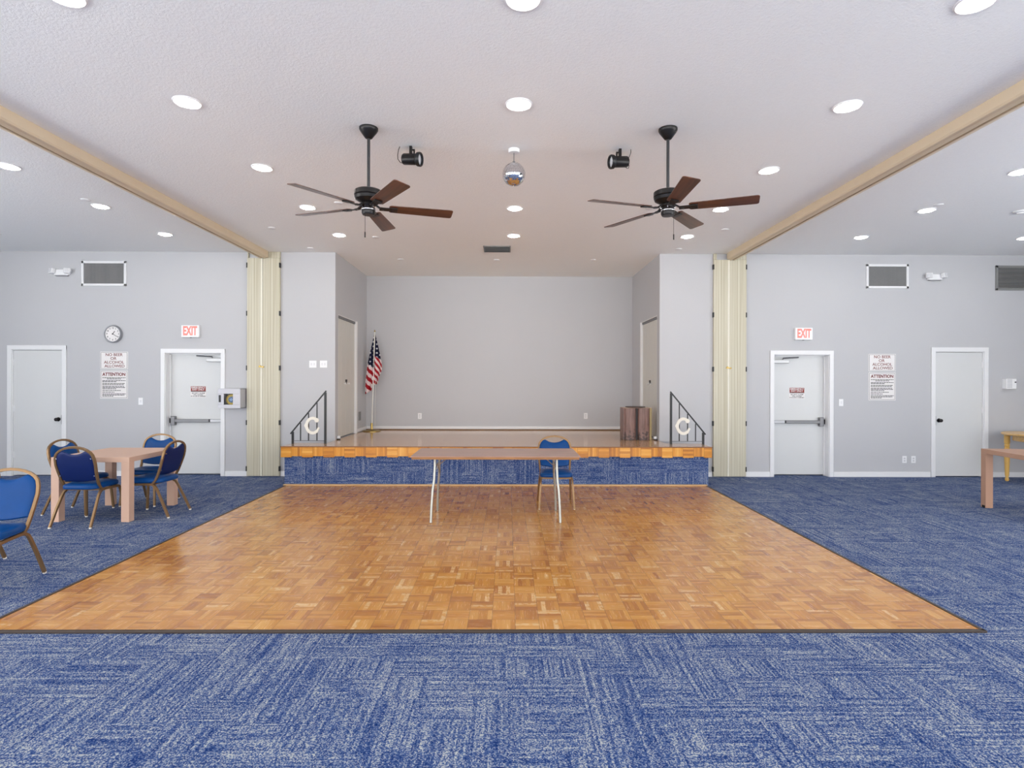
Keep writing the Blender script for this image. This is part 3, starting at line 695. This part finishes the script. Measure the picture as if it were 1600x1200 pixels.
def beer_sign(cx, label):
    t = thing('warning_sign', label, 'sign', (cx, YW, 1.898), 0, 'no beer or alcohol signs')
    MB().box(-0.225, 0.225, -0.006, 0, -0.145, 0.145).build('board', M_sign, t)
    MB().box(-0.215, 0.215, -0.0068, -0.006, 0.131, 0.135).box(-0.215, 0.215, -0.0068, -0.006, -0.135, -0.131).box(-0.215, -0.211, -0.0068, -0.006, -0.135, 0.135).box(0.211, 0.215, -0.0068, -0.006, -0.135, 0.135).build('border', M_ink, t)
    m = mat('brown red ink', (128, 66, 60), 0.6)
    for s_, z, x in (('NO BEER', 0.093, 0.0), ('OR', 0.031, -0.01), ('ALCOHOL', -0.031, 0.0), ('ALLOWED', -0.093, 0.01)):
        text('lettering', s_, m, t, x, -0.0065, z, 0.066, bold=0.0008, sx=1.05, depth=0.0006)
def att_sign(cx, label):
    t = thing('notice_sign', label, 'sign', (cx, YW, 1.497), 0, 'attention notices')
    MB().box(-0.225, 0.225, -0.006, 0, -0.225, 0.238, 0).build('board', M_sign, t)
    MB().box(-0.213, 0.213, -0.0068, -0.006, 0.222, 0.226).box(-0.213, 0.213, -0.0068, -0.006, -0.213, -0.209).box(-0.213, -0.209, -0.0068, -0.006, -0.213, 0.226).box(0.209, 0.213, -0.0068, -0.006, -0.213, 0.226).build('border', M_ink, t)
    text('heading', 'ATTENTION', mat('heading ink', (112, 34, 30), 0.6), t, 0, -0.0065, 0.172, 0.072, bold=0.0025, sx=0.93, depth=0.0006)
    b = MB(); rnd = random.Random(3)
    z = 0.118
    for (n, l0, l1) in ((1, -0.19, 0.19), (1, -0.115, 0.115), (0, 0, 0), (1, -0.19, 0.19), (1, -0.19, 0.04), (0, 0, 0), (1, -0.19, 0.175), (1, -0.19, 0.16), (0, 0, 0), (1, -0.19, 0.165), (1, -0.19, 0.19), (1, -0.19, 0.04), (0, 0, 0), (1, -0.19, 0.11), (0, 0, 0), (1, -0.19, 0.01), (0, 0, 0), (1, -0.19, 0.195), (1, -0.19, 0.17), (1, -0.19, -0.01)):
        if n:
            x = l0
            while x < l1-0.01:
                wd = min(rnd.uniform(0.018, 0.05), l1-x); b.box(x, x+wd, -0.0068, -0.006, z-0.0052, z+0.0052); x += wd+0.006
            z -= 0.0192
        else: z -= 0.009
    b.build('small_print', M_ink, t)
beer_sign(-6.468, 'white no beer or alcohol sign on the wall under the clock')
att_sign(-6.468, 'white attention notice with small print on wall, left of the stage')
beer_sign(6.213, 'white no beer or alcohol sign on wall, right of the stage')
att_sign(6.213, 'white attention notice with small print on wall, right of the stage')
for cx, side in ((-5.09*1.0149, 'left'), (4.795*1.0149, 'right')):
    t = thing('emergency_exit_sticker', 'small red and white emergency exit sticker on the %s exit door' % side, 'sign', (cx, YW+0.14, 1.385), 0, 'emergency exit stickers on the exit doors')
    MB().box(-0.13, 0.13, -0.003, 0, -0.095, 0.095).build('board', M_sign, t)
    MB().box(-0.124, 0.124, -0.0036, -0.003, 0.012, 0.092).build('header', M_redink, t)
    MB().box(-0.124, 0.124, -0.0036, -0.003, -0.0, 0.010).build('header_line', M_ink, t)
    text('header_text', 'EMERGENCY\nEXIT ONLY', M_sign, t, 0, -0.0040, 0.053, 0.040, 0.85, bold=0.0008, depth=0.0005)
    text('body_text', 'SECURITY ALARM\nWILL SOUND\nIF DOOR IS OPENED', M_ink, t, 0, -0.0036, -0.05, 0.027, 0.95, bold=0.0004, depth=0.0004)

# clock
t = thing('wall_clock', 'round grey rimmed wall clock above the left warning signs', 'clock', (-6.475, YW, 2.333))
F = Matrix.Rotation(pi/2, 4, 'X')
MB().lathe([(0.142, 0), (0.147, 0.01), (0.147, 0.035), (0.138, 0.048), (0.128, 0.046), (0.122, 0.03), (0.122, 0.0)], M=F, n=48).build('rim', mat('silver plastic', (150, 152, 156), 0.3, 0.5), t, smooth=True)
MB().lathe([(0.001, 0.0), (0.1235, 0.0), (0.1235, 0.028), (0.001, 0.028)], M=F, n=48).build('dial', M_sign, t)
b = None
for k in range(1, 13):
    a = pi/2-k*pi/6; text('numeral', str(k), M_ink, t, 0.096*cos(a), -0.0285, 0.096*sin(a), 0.036, bold=0.0006, depth=0.0005)
def hand(ang, L, wd, name, y):
    o = MB().box(-wd, wd, -0.001, 0.001, -0.012, L).build(name, M_black, t); o.location = (0, y, 0); o.rotation_euler = (0, R(ang), 0)
hand(37, 0.058, 0.0045, 'hour_hand', -0.031); hand(121, 0.086, 0.0035, 'minute_hand', -0.034)
MB().lathe([(0.001, 0.028), (0.008, 0.028), (0.008, 0.037), (0.001, 0.037)], M=F, n=16).build('hub', M_black, t)

# defibrillator cabinet
t = thing('defibrillator_cabinet', 'white wall cabinet with window and round device, between exit door and partition', 'defibrillator cabinet', (-4.482, YW, 1.285))
W_, Hh, D_ = 0.178, 0.158, 0.20
MB().box(-W_, W_, -0.012, 0, -Hh, Hh).box(-W_, -W_+0.01, -D_, 0, -Hh, Hh).box(W_-0.01, W_, -D_, 0, -Hh, Hh).box(-W_, W_, -D_, 0, Hh-0.01, Hh).box(-W_, W_, -D_, 0, -Hh, -Hh+0.01).build('cabinet_body', mat('cabinet grey', (188, 188, 194), 0.4), t, bevel=0.003)
MB().box(-W_, W_, -D_-0.015, -D_, 0.075, Hh).box(-W_, W_, -D_-0.015, -D_, -Hh, -0.10).box(-W_, -0.085, -D_-0.015, -D_, -0.10, 0.075).box(0.06, W_, -D_-0.015, -D_, -0.10, 0.075).build('cabinet_door', mat('cabinet door white', (200, 200, 206), 0.35), t, bevel=0.003)
MB().box(-0.165, -0.130, -D_-0.018, -D_-0.014, -0.06, 0.055).build('handle_recess', M_black, t)
MB().box(-0.083, 0.058, -0.05, -0.014, -0.098, 0.073).build('lining', mat('dark lining', (46, 38, 28), 0.8), t)
MB().lathe([(0.001, 0), (0.085, 0), (0.085, 0.05), (0.062, 0.058), (0.001, 0.058)], M=Matrix.Translation((0.0, -0.09, -0.02)) @ F, n=32).build('device_case', mat('yellow case', (200, 176, 96), 0.5), t, smooth=True)
MB().lathe([(0.001, 0), (0.05, 0), (0.048, 0.02), (0.001, 0.022)], M=Matrix.Translation((0.012, -0.148, -0.02)) @ F, n=32).build('device_dial', mat('dial blue', (70, 96, 130), 0.4), t, smooth=True)
MB().box(0.005, 0.020, -0.173, -0.168, -0.045, 0.005).box(-0.012, 0.037, -0.173, -0.168, -0.028, -0.014).build('device_mark', mat('pale blue', (160, 190, 230), 0.4), t)

def plate(kind, label, cat, x, y, z, rot=0.0, gang=1, group=None):
    t = thing(kind, label, cat, (x, y, z), rot, group); w = 0.036+0.023*(gang-1); h = 0.058
    MB().box(-w, w, -0.006, 0, -h, h, 0.002).build('cover_plate', M_plastic, t)
    for g in range(gang):
        cx = (g-(gang-1)/2)*0.046
        if kind == 'light_switch': MB().box(cx-0.011, cx+0.011, -0.010, -0.005, -0.022, 0.022, 0.002).build('rocker', mat('rocker', (226, 226, 228), 0.3), t)
        else:
            for q in (-0.02, 0.02):
                MB().box(cx-0.014, cx+0.014, -0.008, -0.005, q-0.013, q+0.013, 0.002).build('socket', mat('socket', (210, 210, 212), 0.4), t)
plate('light_switch', 'single white light switch on wall beside the left exit door', 'light switch', -6.033, YW, 1.229, group='white single switches by the exit doors')
plate('light_switch', 'single white light switch on wall beside the right exit door', 'light switch', 5.531, YW, 1.234, group='white single switches by the exit doors')
plate('light_switch', 'wide white switch plate, left one of two beside the stage alcove', 'light switch', -3.211, YW, 1.847, gang=2, group='two wide switch plates beside the alcove')
plate('light_switch', 'wide white switch plate, right one of two beside the stage alcove', 'light switch', -3.036, YW, 1.848, gang=2, group='two wide switch plates beside the alcove')
plate('power_outlet', 'white outlet low on wall beside the storage door, left of the pair', 'power outlet', 6.59, YW, 0.29, group='pair of low outlets')
plate('power_outlet', 'white outlet low on wall beside the storage door, right of the pair', 'power outlet', 6.74, YW, 0.29, group='pair of low outlets')
plate('power_outlet', 'white outlet on the stage back wall, near the flag', 'power outlet', -1.77, YB, 0.872, group='outlets on the stage back wall')
plate('power_outlet', 'white outlet on the stage back wall, near the brown box', 'power outlet', 1.575, YB, 0.88, group='outlets on the stage back wall')
# small vent on the alcove's left wall
t = thing('side_grille', 'small grey grille low on the alcove side wall beside the flag', 'air vent', (AL, 10.93, 0.90), pi/2)
MB().box(-0.075, 0.075, -0.008, 0, -0.085, 0.085, 0.002).build('frame', M_greyvent, t)
b = MB()
for i in range(7): b.box(-0.06, 0.06, -0.012, -0.008, -0.07+i*0.022, -0.06+i*0.022)
b.build('slats', M_vent, t)
# thermostat
t = thing('thermostat', 'white ridged thermostat box on wall above the oak side table', 'thermostat', (8.304, YW, 1.552))
MB().box(-0.085, 0.085, -0.085, 0, -0.085, 0.085, 0.006).build('housing', M_plastic, t)
b = MB()
for i in range(3):
    for k in range(6): b.box(-0.07+i*0.028, -0.048+i*0.028, -0.0875, -0.084, -0.066+k*0.024, -0.05+k*0.024)
b.build('vent_slots', mat('slot grey', (206, 206, 208), 0.5), t)
MB().box(0.052, 0.076, -0.092, -0.084, 0.018, 0.036, 0.002).build('lock', M_darkmetal, t)

# ---------------------------------------------------------------- chairs
def make_chair():
    t = thing('banquet_chair', '', 'chair', group='blue vinyl banquet chairs with bronze frames')
    # seat cushion: rounded, domed
    b = MB(); N = 28; rings = []
    def outline(k, s=1.0):
        pts = []
        for i in range(N):
            a = 2*pi*i/N; cx, sy = cos(a), sin(a); e = 0.38
            x = abs(cx)**e*math.copysign(1, cx)*(0.205 - 0.012*(sy > 0)); y = abs(sy)**e*math.copysign(1, sy)*0.212
            pts.append((x*s, y*s-0.015))
        return pts
    for (s_, z) in ((0.93, 0.392), (0.99, 0.399), (1.0, 0.414), (0.985, 0.433), (0.93, 0.445), (0.75, 0.453), (0.4, 0.457), (0.05, 0.458)):
        rings.append([b.b.verts.new((x, y, z)) for x, y in outline(0, s_)])
    for a, c in zip(rings, rings[1:]):
        for i in range(N): b.b.faces.new((a[i], a[(i+1) % N], c[(i+1) % N], c[i]))
    b.b.faces.new(rings[0][::-1]); b.b.faces.new(rings[-1])
    b.build('seat', M_blue, t, smooth=True)
    # back frame: arch; y as a function of height
    def by(z): return 0.112 + (z-0.39)*0.29 + 0.02*sin((z-0.39)/0.465*pi)
    arch = [(-0.186, 0.372), (-0.189, 0.42), (-0.193, 0.48), (-0.202, 0.58), (-0.210, 0.66), (-0.207, 0.72)]
    for i in range(1, 12):
        a = pi - pi*i/12; arch.append((0.203*cos(a), 0.735+0.12*sin(a)))
    arch += [(-x, z) for x, z in arch[5::-1]]
    MB().tube([(x, by(z) if z > 0.43 else by(z)-0.03*(0.43-z)/0.06, z) for x, z in arch], 0.011, 0.011, square=True, up=(0, 1, 0)).build('back_frame', M_gold, t, smooth=True)
    # padded back with a scooped hand hold at the top
    outl = []
    for i in range(9): outl.append((-0.182-0.016*i/8, 0.49+0.17*i/8))
    outl += [(-0.197, 0.70), (-0.190, 0.745), (-0.172, 0.782), (-0.146, 0.806), (-0.120, 0.812)]
    outl += [(-0.10, 0.802), (-0.07, 0.787), (-0.035, 0.777), (0, 0.774)]
    outl = outl + [(-x, z) for x, z in outl[-2::-1]]
    bot = [(0.182-0.364*i/12, 0.49-0.02*sin(pi*i/12)) for i in range(1, 12)]
    outl = outl + bot
    cx_, cz_ = 0.0, 0.64
    def padmesh(name, m, y_off, bulge, flip):
        b = MB(); rings = []
        for k, (s_, d) in enumerate(((1.0, 0.0), (0.985, 0.35), (0.93, 0.75), (0.8, 0.95), (0.5, 1.0), (0.05, 1.0))):
            rings.append([b.b.verts.new((x*s_, by(cz_+(z-cz_)*s_)+y_off+flip*bulge*d, cz_+(z-cz_)*s_)) for x, z in outl])
        n = len(outl)
        for a, c in zip(rings, rings[1:]):
            for i in range(n): b.b.faces.new((a[i], a[(i+1) % n], c[(i+1) % n], c[i]))
        b.b.faces.new(rings[-1]); b.b.faces.new(rings[0][::-1])
        return b.build(name, m, t, smooth=True)
    padmesh('backrest', M_blue, -0.001, 0.026, -1)
    padmesh('back_cover', M_navy, 0.001, 0.010, 1)
    b = MB()
    for sx in (-1, 1):
        for z in (0.54, 0.73):
            x = sx*0.182; b.cyl((x, by(z)+0.006, z), (x, by(z)+0.018, z), 0.006, n=10)
    b.build('rivets', M_chrome, t, smooth=True)
    # side rails bending into the rear legs, and front legs
    for sx in (-1, 1):
        x = sx*0.19
        MB().tube([(x, -0.185, 0.371), (x, -0.10, 0.376), (x, 0.04, 0.379), (x, 0.09, 0.374), (x*1.02, 0.122, 0.354), (x*1.03, 0.145, 0.32), (x*1.08, 0.205, 0.195), (x*1.13, 0.287, 0.012)], 0.011, 0.011, square=True).build('leg', M_gold, t, smooth=True)
        MB().tube([(x, -0.172, 0.376), (x*1.01, -0.20, 0.352), (x*1.03, -0.212, 0.30), (x*1.08, -0.225, 0.15), (x*1.12, -0.236, 0.012)], 0.011, 0.011, square=True).build('leg', M_gold, t, smooth=True)
        for (fx, fy) in ((x*1.13, 0.289), (x*1.12, -0.236)):
            MB().cyl((fx, fy, 0.0), (fx, fy, 0.014), 0.0135, n=12).build('foot_glide', M_cream, t)
    MB().tube([(-0.19, -0.165, 0.379), (0.19, -0.165, 0.379)], 0.010, 0.010, square=True).tube([(-0.19, 0.085, 0.379), (0.19, 0.085, 0.379)], 0.010, 0.010, square=True).build('cross_rail', M_gold, t)
    return t
chair = make_chair(); chair.location = (-4.617, 6.315, 0); chair.rotation_euler = (0, 0, R(180))
chair['label'] = 'blue banquet chair at the near side of the square table, its navy back to us'
dup(chair, (-5.09, 6.815, 0), R(87), 'blue banquet chair at the left side of the square table, mostly hidden')
dup(chair, (-4.60, 7.325, 0), 0, 'blue banquet chair at the far side of the square table, before exit door')
dup(chair, (-4.145, 6.715, 0), R(-91), 'blue banquet chair at the right side of the square table, seen from behind')
dup(chair, (-3.92, 4.315, 0), R(9), 'large foreground blue banquet chair cut by the left picture edge')
dup(chair, (-4.585, 4.70, 0), R(7), 'blue banquet chair behind the foreground chair, only its frame edge showing')
dup(chair, (0.605, 7.15, 0), R(-1), 'blue banquet chair behind the folding table, in front of the stage')

# ---------------------------------------------------------------- tables
def parsons(name, label, cx, cy, size, h, lw, rz, th=0.055, m=M_table, sx_=1.0):
    t = thing(name, label, 'table', (cx, cy, 0), rz, 'square blond laminate tables'); s = size/2
    q = s*sx_; MB().box(-q, q, -s, s, h-th, h).build('table_top', m, t, bevel=0.002)
    for sx in (-1, 1):
        for sy in (-1, 1):
            MB().box(min(sx*q, sx*(q-lw)), max(sx*q, sx*(q-lw)), min(sy*s, sy*(s-lw)), max(sy*s, sy*(s-lw)), 0, h-th).build('leg', m, t, bevel=0.002)
    return t
parsons('square_table', 'square blond laminate table surrounded by four blue chairs', -4.615, 6.775, 0.93, 0.716, 0.088, 0, sx_=0.925)
tt = parsons('square_table', 'square blond laminate table cut by the right picture edge', 6.385, 6.63, 0.91, 0.735, 0.085, R(-7), m=mat('brown laminate', (186, 144, 118), 0.45, var=0.03))
MB().prism([(-0.455, 0.38), (-0.463, 0.385), (-0.463, 0.425), (-0.455, 0.43)], 0.0, 0.03).build('chipped_corner', M_slot, tt)

t = thing('side_table', 'round honey oak side table with turned legs at right picture edge', 'side table', (8.27, 8.72, 0))
MB().lathe([(0.001, 0.745), (0.465, 0.745), (0.485, 0.755), (0.488, 0.768), (0.478, 0.78), (0.001, 0.782)], n=48).build('table_top', M_oak, t, smooth=True)
MB().lathe([(0.33, 0.655), (0.345, 0.66), (0.345, 0.745), (0.33, 0.745)], n=40).build('apron', M_oak, t, smooth=True)
for sx in (-1, 1):
    for sy in (-1, 1):
        MB().lathe([(0.018, 0), (0.026, 0.012), (0.028, 0.035), (0.02, 0.055), (0.021, 0.07), (0.027, 0.10), (0.036, 0.36), (0.040, 0.46), (0.036, 0.53), (0.026, 0.545), (0.036, 0.56), (0.036, 0.575), (0.028, 0.59), (0.038, 0.605), (0.038, 0.745)], c=(sx*0.29, sy*0.29, 0), n=18).build('leg', mat('golden oak leg', (226, 180, 96), 0.4), t, smooth=True)

# folding table
FT = thing('folding_table', 'long brown folding table with bent steel legs standing on the dance floor', 'folding table', (-0.13, 6.545, 0.010))
L2, D2, Ht = 0.925, 0.385, 0.742
MB().box(-L2, L2, -D2, D2, Ht-0.010, Ht).build('table_top', M_foldtop, FT, bevel=0.003)
MB().box(-L2+0.012, L2-0.012, -D2+0.008, D2-0.008, Ht-0.036, Ht-0.010).build('edge_band', M_foldedge, FT, bevel=0.004)
for sx in (-1, 1):
    x0 = sx*0.68
    for sy in (-1, 1):
        MB().tube([(x0, sy*0.20, Ht-0.036), (x0, sy*0.215, 0.62), (x0+sx*0.004, sy*0.235, 0.47), (x0+sx*0.018, sy*0.265, 0.34), (x0+sx*0.028, sy*0.285, 0.15), (x0+sx*0.032, sy*0.30, 0.002)], 0.0145, n=12, up=(0, 1, 0)).build('leg', M_galv, FT, smooth=True)
    MB().tube([(x0, -0.215, 0.60), (x0, 0.215, 0.60)], 0.009, n=10).tube([(x0, -0.2, Ht-0.045), (x0, 0.2, Ht-0.045)], 0.010, n=10).build('cross_bar', M_galv, FT, smooth=True)
    MB().tube([(x0, -0.05, 0.55), (x0-sx*0.012, -0.05, 0.585), (x0-sx*0.10, -0.05, 0.665), (x0-sx*0.19, -0.05, Ht-0.04)], 0.010, 0.006, n=10).build('brace', M_galv, FT, smooth=True)
    MB().tube([(x0, 0.235, 0.46), (x0-sx*0.01, 0.10, 0.54), (x0, 0.0, 0.60)], 0.006, 0.004, square=True).build('brace', M_galv, FT)

# ---------------------------------------------------------------- flag on its stand
FL = thing('flag', 'American flag furled on a white pole with brass base, on stage', 'flag', (-2.655, 11.11, ZS+0.002))
MB().lathe([(0.001, 0), (0.175, 0), (0.175, 0.008), (0.15, 0.018), (0.05, 0.028), (0.024, 0.04), (0.02, 0.16), (0.001, 0.16)], n=32).build('stand_base', M_brass, FL, smooth=True)
lean = 0.055
MB().cyl((0, 0, 0.03), (lean, 0.0, 1.94), 0.0125, n=14).build('pole', M_pole, FL, smooth=True)
MB().lathe([(0.001, 1.935), (0.016, 1.94), (0.018, 1.95), (0.008, 1.965), (0.001, 1.985)], c=(lean, 0, 0), n=14).build('finial', M_brass, FL, smooth=True)
MB().cyl((0.06, 0.02, 0.04), (lean+0.01, 0.02, 1.2), 0.003, n=8).build('halyard', M_pole, FL)
def flag_mat():
    t = NT('flag cloth'); uv = t.n('ShaderNodeTexCoord').outputs['UV']; sp = t.n('ShaderNodeSeparateXYZ'); t.t.links.new(uv, sp.inputs[0])
    u, v = sp.outputs[0], sp.outputs[1]
    st = t.f('GREATER_THAN', t.f('FLOORED_MODULO', u, 1.0), 0.5)
    col = t.mix(st, lin((238, 222, 222)), lin((172, 26, 40)))
    p = t.pos()
    gx = t.f('DIVIDE', p[0], 0.062); gz = t.f('DIVIDE', p[2], 0.085)
    gz2 = t.f('ADD', gz, t.f('MULTIPLY', t.f('FLOORED_MODULO', t.f('FLOOR', gx), 2.0), 0.5))
    dx = t.f('MULTIPLY', t.f('SUBTRACT', t.f('FLOORED_MODULO', gx, 1.0), 0.5), 0.062); dz = t.f('MULTIPLY', t.f('SUBTRACT', t.f('FLOORED_MODULO', gz2, 1.0), 0.5), 0.085)
    ang = t.f('ARCTAN2', dx, dz); rad = t.f('SQRT', t.f('ADD', t.f('MULTIPLY', dx, dx), t.f('MULTIPLY', dz, dz)))
    star = t.f('LESS_THAN', rad, t.f('ADD', 0.0145, t.f('MULTIPLY', t.f('COSINE', t.f('MULTIPLY', ang, 5.0)), 0.0055)))
    blue = t.mix(star, lin((22, 26, 56)), lin((236, 236, 240)))
    col = t.mix(t.f('LESS_THAN', v, 0.5), col, blue)
    return t.done(col, 0.75, spec=0.2)
b = MB(); uvl = b.b.loops.layers.uv.new('UVMap')
def cloth(xl, xr, zb_l, zb_r, canton, slope, folds, ph, ydepth, yoff, freq=7.2):
    """hanging lobe: xl/xr give the left and right outline as functions of t"""
    NU, NV = 28, 48; g = []
    for j in range(NV+1):
        tt_ = j/NV; row = []
        for i in range(NU+1):
            s_ = i/NU; zb = zb_l+(zb_r-zb_l)*s_
            z = 1.90+(zb-1.90)*tt_
            x = xl(tt_)+(xr(tt_)-xl(tt_))*s_
            y = yoff+ydepth*(tt_**0.7)*sin(folds*2*pi*s_+ph+1.2*tt_)*(0.4+0.6*sin(pi*min(1, s_*1.0)))
            cz = canton-0.30*s_*0.3
            row.append((b.b.verts.new((x, y, z)), freq*(tt_*1.8+slope*(x))+0.3, 0.0 if z > cz else 1.0))
        g.append(row)
    for j in range(NV):
        for i in range(NU):
            q = (g[j][i], g[j][i+1], g[j+1][i+1], g[j+1][i]); f = b.b.faces.new([a[0] for a in q]); m_ = sum(a[2] for a in q)/4
            for lp, a in zip(f.loops, q): lp[uvl].uv = (a[1], 0.0 if m_ < 0.5 else 1.0)
def poly(pts):
    def f(t_):
        for (a, va), (c, vc) in zip(pts, pts[1:]):
            if t_ <= c: return va+(vc-va)*(t_-a)/(c-a)
        return pts[-1][1]
    return f
cloth(poly([(0, 0.045), (0.1, 0.02), (0.3, -0.035), (0.5, -0.085), (0.8, -0.125), (1, -0.135)]), poly([(0, 0.055), (0.2, 0.055), (0.6, 0.045), (1, 0.0)]), 0.72, 0.80, 1.30, -2.2, 1.6, 0.4, 0.045, 0.0, 3.6)
cloth(poly([(0, 0.05), (0.3, 0.045), (1, 0.03)]), poly([(0, 0.06), (0.1, 0.085), (0.3, 0.135), (0.5, 0.175), (0.68, 0.20), (0.76, 0.185), (0.88, 0.13), (1, 0.115)]), 0.90, 0.93, 1.47, -3.0, 1.3, 2.2, 0.05, 0.015, 4.2)
o = b.build('flag_cloth', flag_mat(), FL, smooth=True)
md = o.modifiers.new('thickness', 'SOLIDIFY'); md.thickness = 0.003

# ---------------------------------------------------------------- brown box on the stage
t = thing('pedestal_box', 'short brown two-lobed wooden box with scuffed base standing on stage', 'box', (2.17, 9.60, ZS+0.002))
def scuffed():
    q = NT('scuffed brown wood'); p = q.pos()
    n = q.noise(q.vec(q.f('MULTIPLY', p[0], 30.0), q.f('MULTIPLY', p[1], 30.0), q.f('MULTIPLY', p[2], 3.0)), 1.0, 4)
    col = q.ramp(n, [(0.3, (96, 66, 56)), (0.7, (138, 104, 94))])
    d = q.noise(q.vec(*p), 22.0, 4, 0.7)
    k = q.f('GREATER_THAN', q.f('SUBTRACT', d, q.f('MULTIPLY', p[2], 1.0)), 0.43)
    return q.done(q.mix(q.f('MULTIPLY', k, 0.8), col, lin((44, 26, 24))), 0.35)
M_sc = scuffed()
for s_ in (-1, 1):
    pts = [(s_*0.016, 0.0), (s_*0.018, -0.08)]
    pts += [(s_*(0.105+0.088*cos(R(a)))if False else s_*(0.115-0.090*cos(R(a))), -0.10-0.028*sin(R(a))) for a in range(0, 181, 15)]
    pts += [(s_*0.212, -0.05), (s_*0.212, 0.0)]
    if s_ > 0: pts = pts
    MB().prism(pts if s_ < 0 else pts[::-1], 0.0, 0.53).build('rounded_front', M_sc, t)
MB().box(-0.235, -0.205, -0.09, 0.16, 0, 0.535, 0.004).box(-0.22, 0.22, 0.0, 0.16, 0, 0.53).build('box_body', M_sc, t)
MB().box(-0.02, 0.02, -0.075, 0.0, 0.0, 0.525).build('gap_shade', mat('painted gap shade', (26, 12, 12), 0.5), t)  # near-black filler paints the shade between the two lobes
MB().box(0.208, 0.245, -0.11, 0.16, 0, 0.535, 0.004).build('side_board', wood_grain('olive board', (142, 122, 78), (162, 144, 98), 2, 0.4), t)
MB().box(-0.235, 0.245, -0.115, 0.16, 0.533, 0.541, 0.002).build('top_board', mat('pale top', (178, 150, 130), 0.4), t)
MB().lathe([(0.001, 0), (0.16, 0), (0.168, 0.008), (0.165, 0.018), (0.001, 0.022)], c=(-0.005, 0.02, 0.540), n=32).build('round_tray', mat('dark tray', (66, 50, 46), 0.4), t, smooth=True)

for nm, x, y, sz in (('door_stop', AL+0.035, 9.47, 1), ('door_stop', AR-0.035, 9.47, -1)):
    t = thing(nm, 'small white and bronze door stop on stage by the %s alcove corner' % ('left' if sz > 0 else 'right'), 'door stop', (x, y, ZS), 0, 'door stops at the alcove corners')
    MB().box(-0.03, 0.025, -0.02, 0.03, 0.0, 0.018, 0.004).build('bracket', M_darkmetal, t)
    MB().box(-0.03, 0.02, 0.0, 0.04, 0.018, 0.065, 0.008).build('bumper', M_plastic, t)
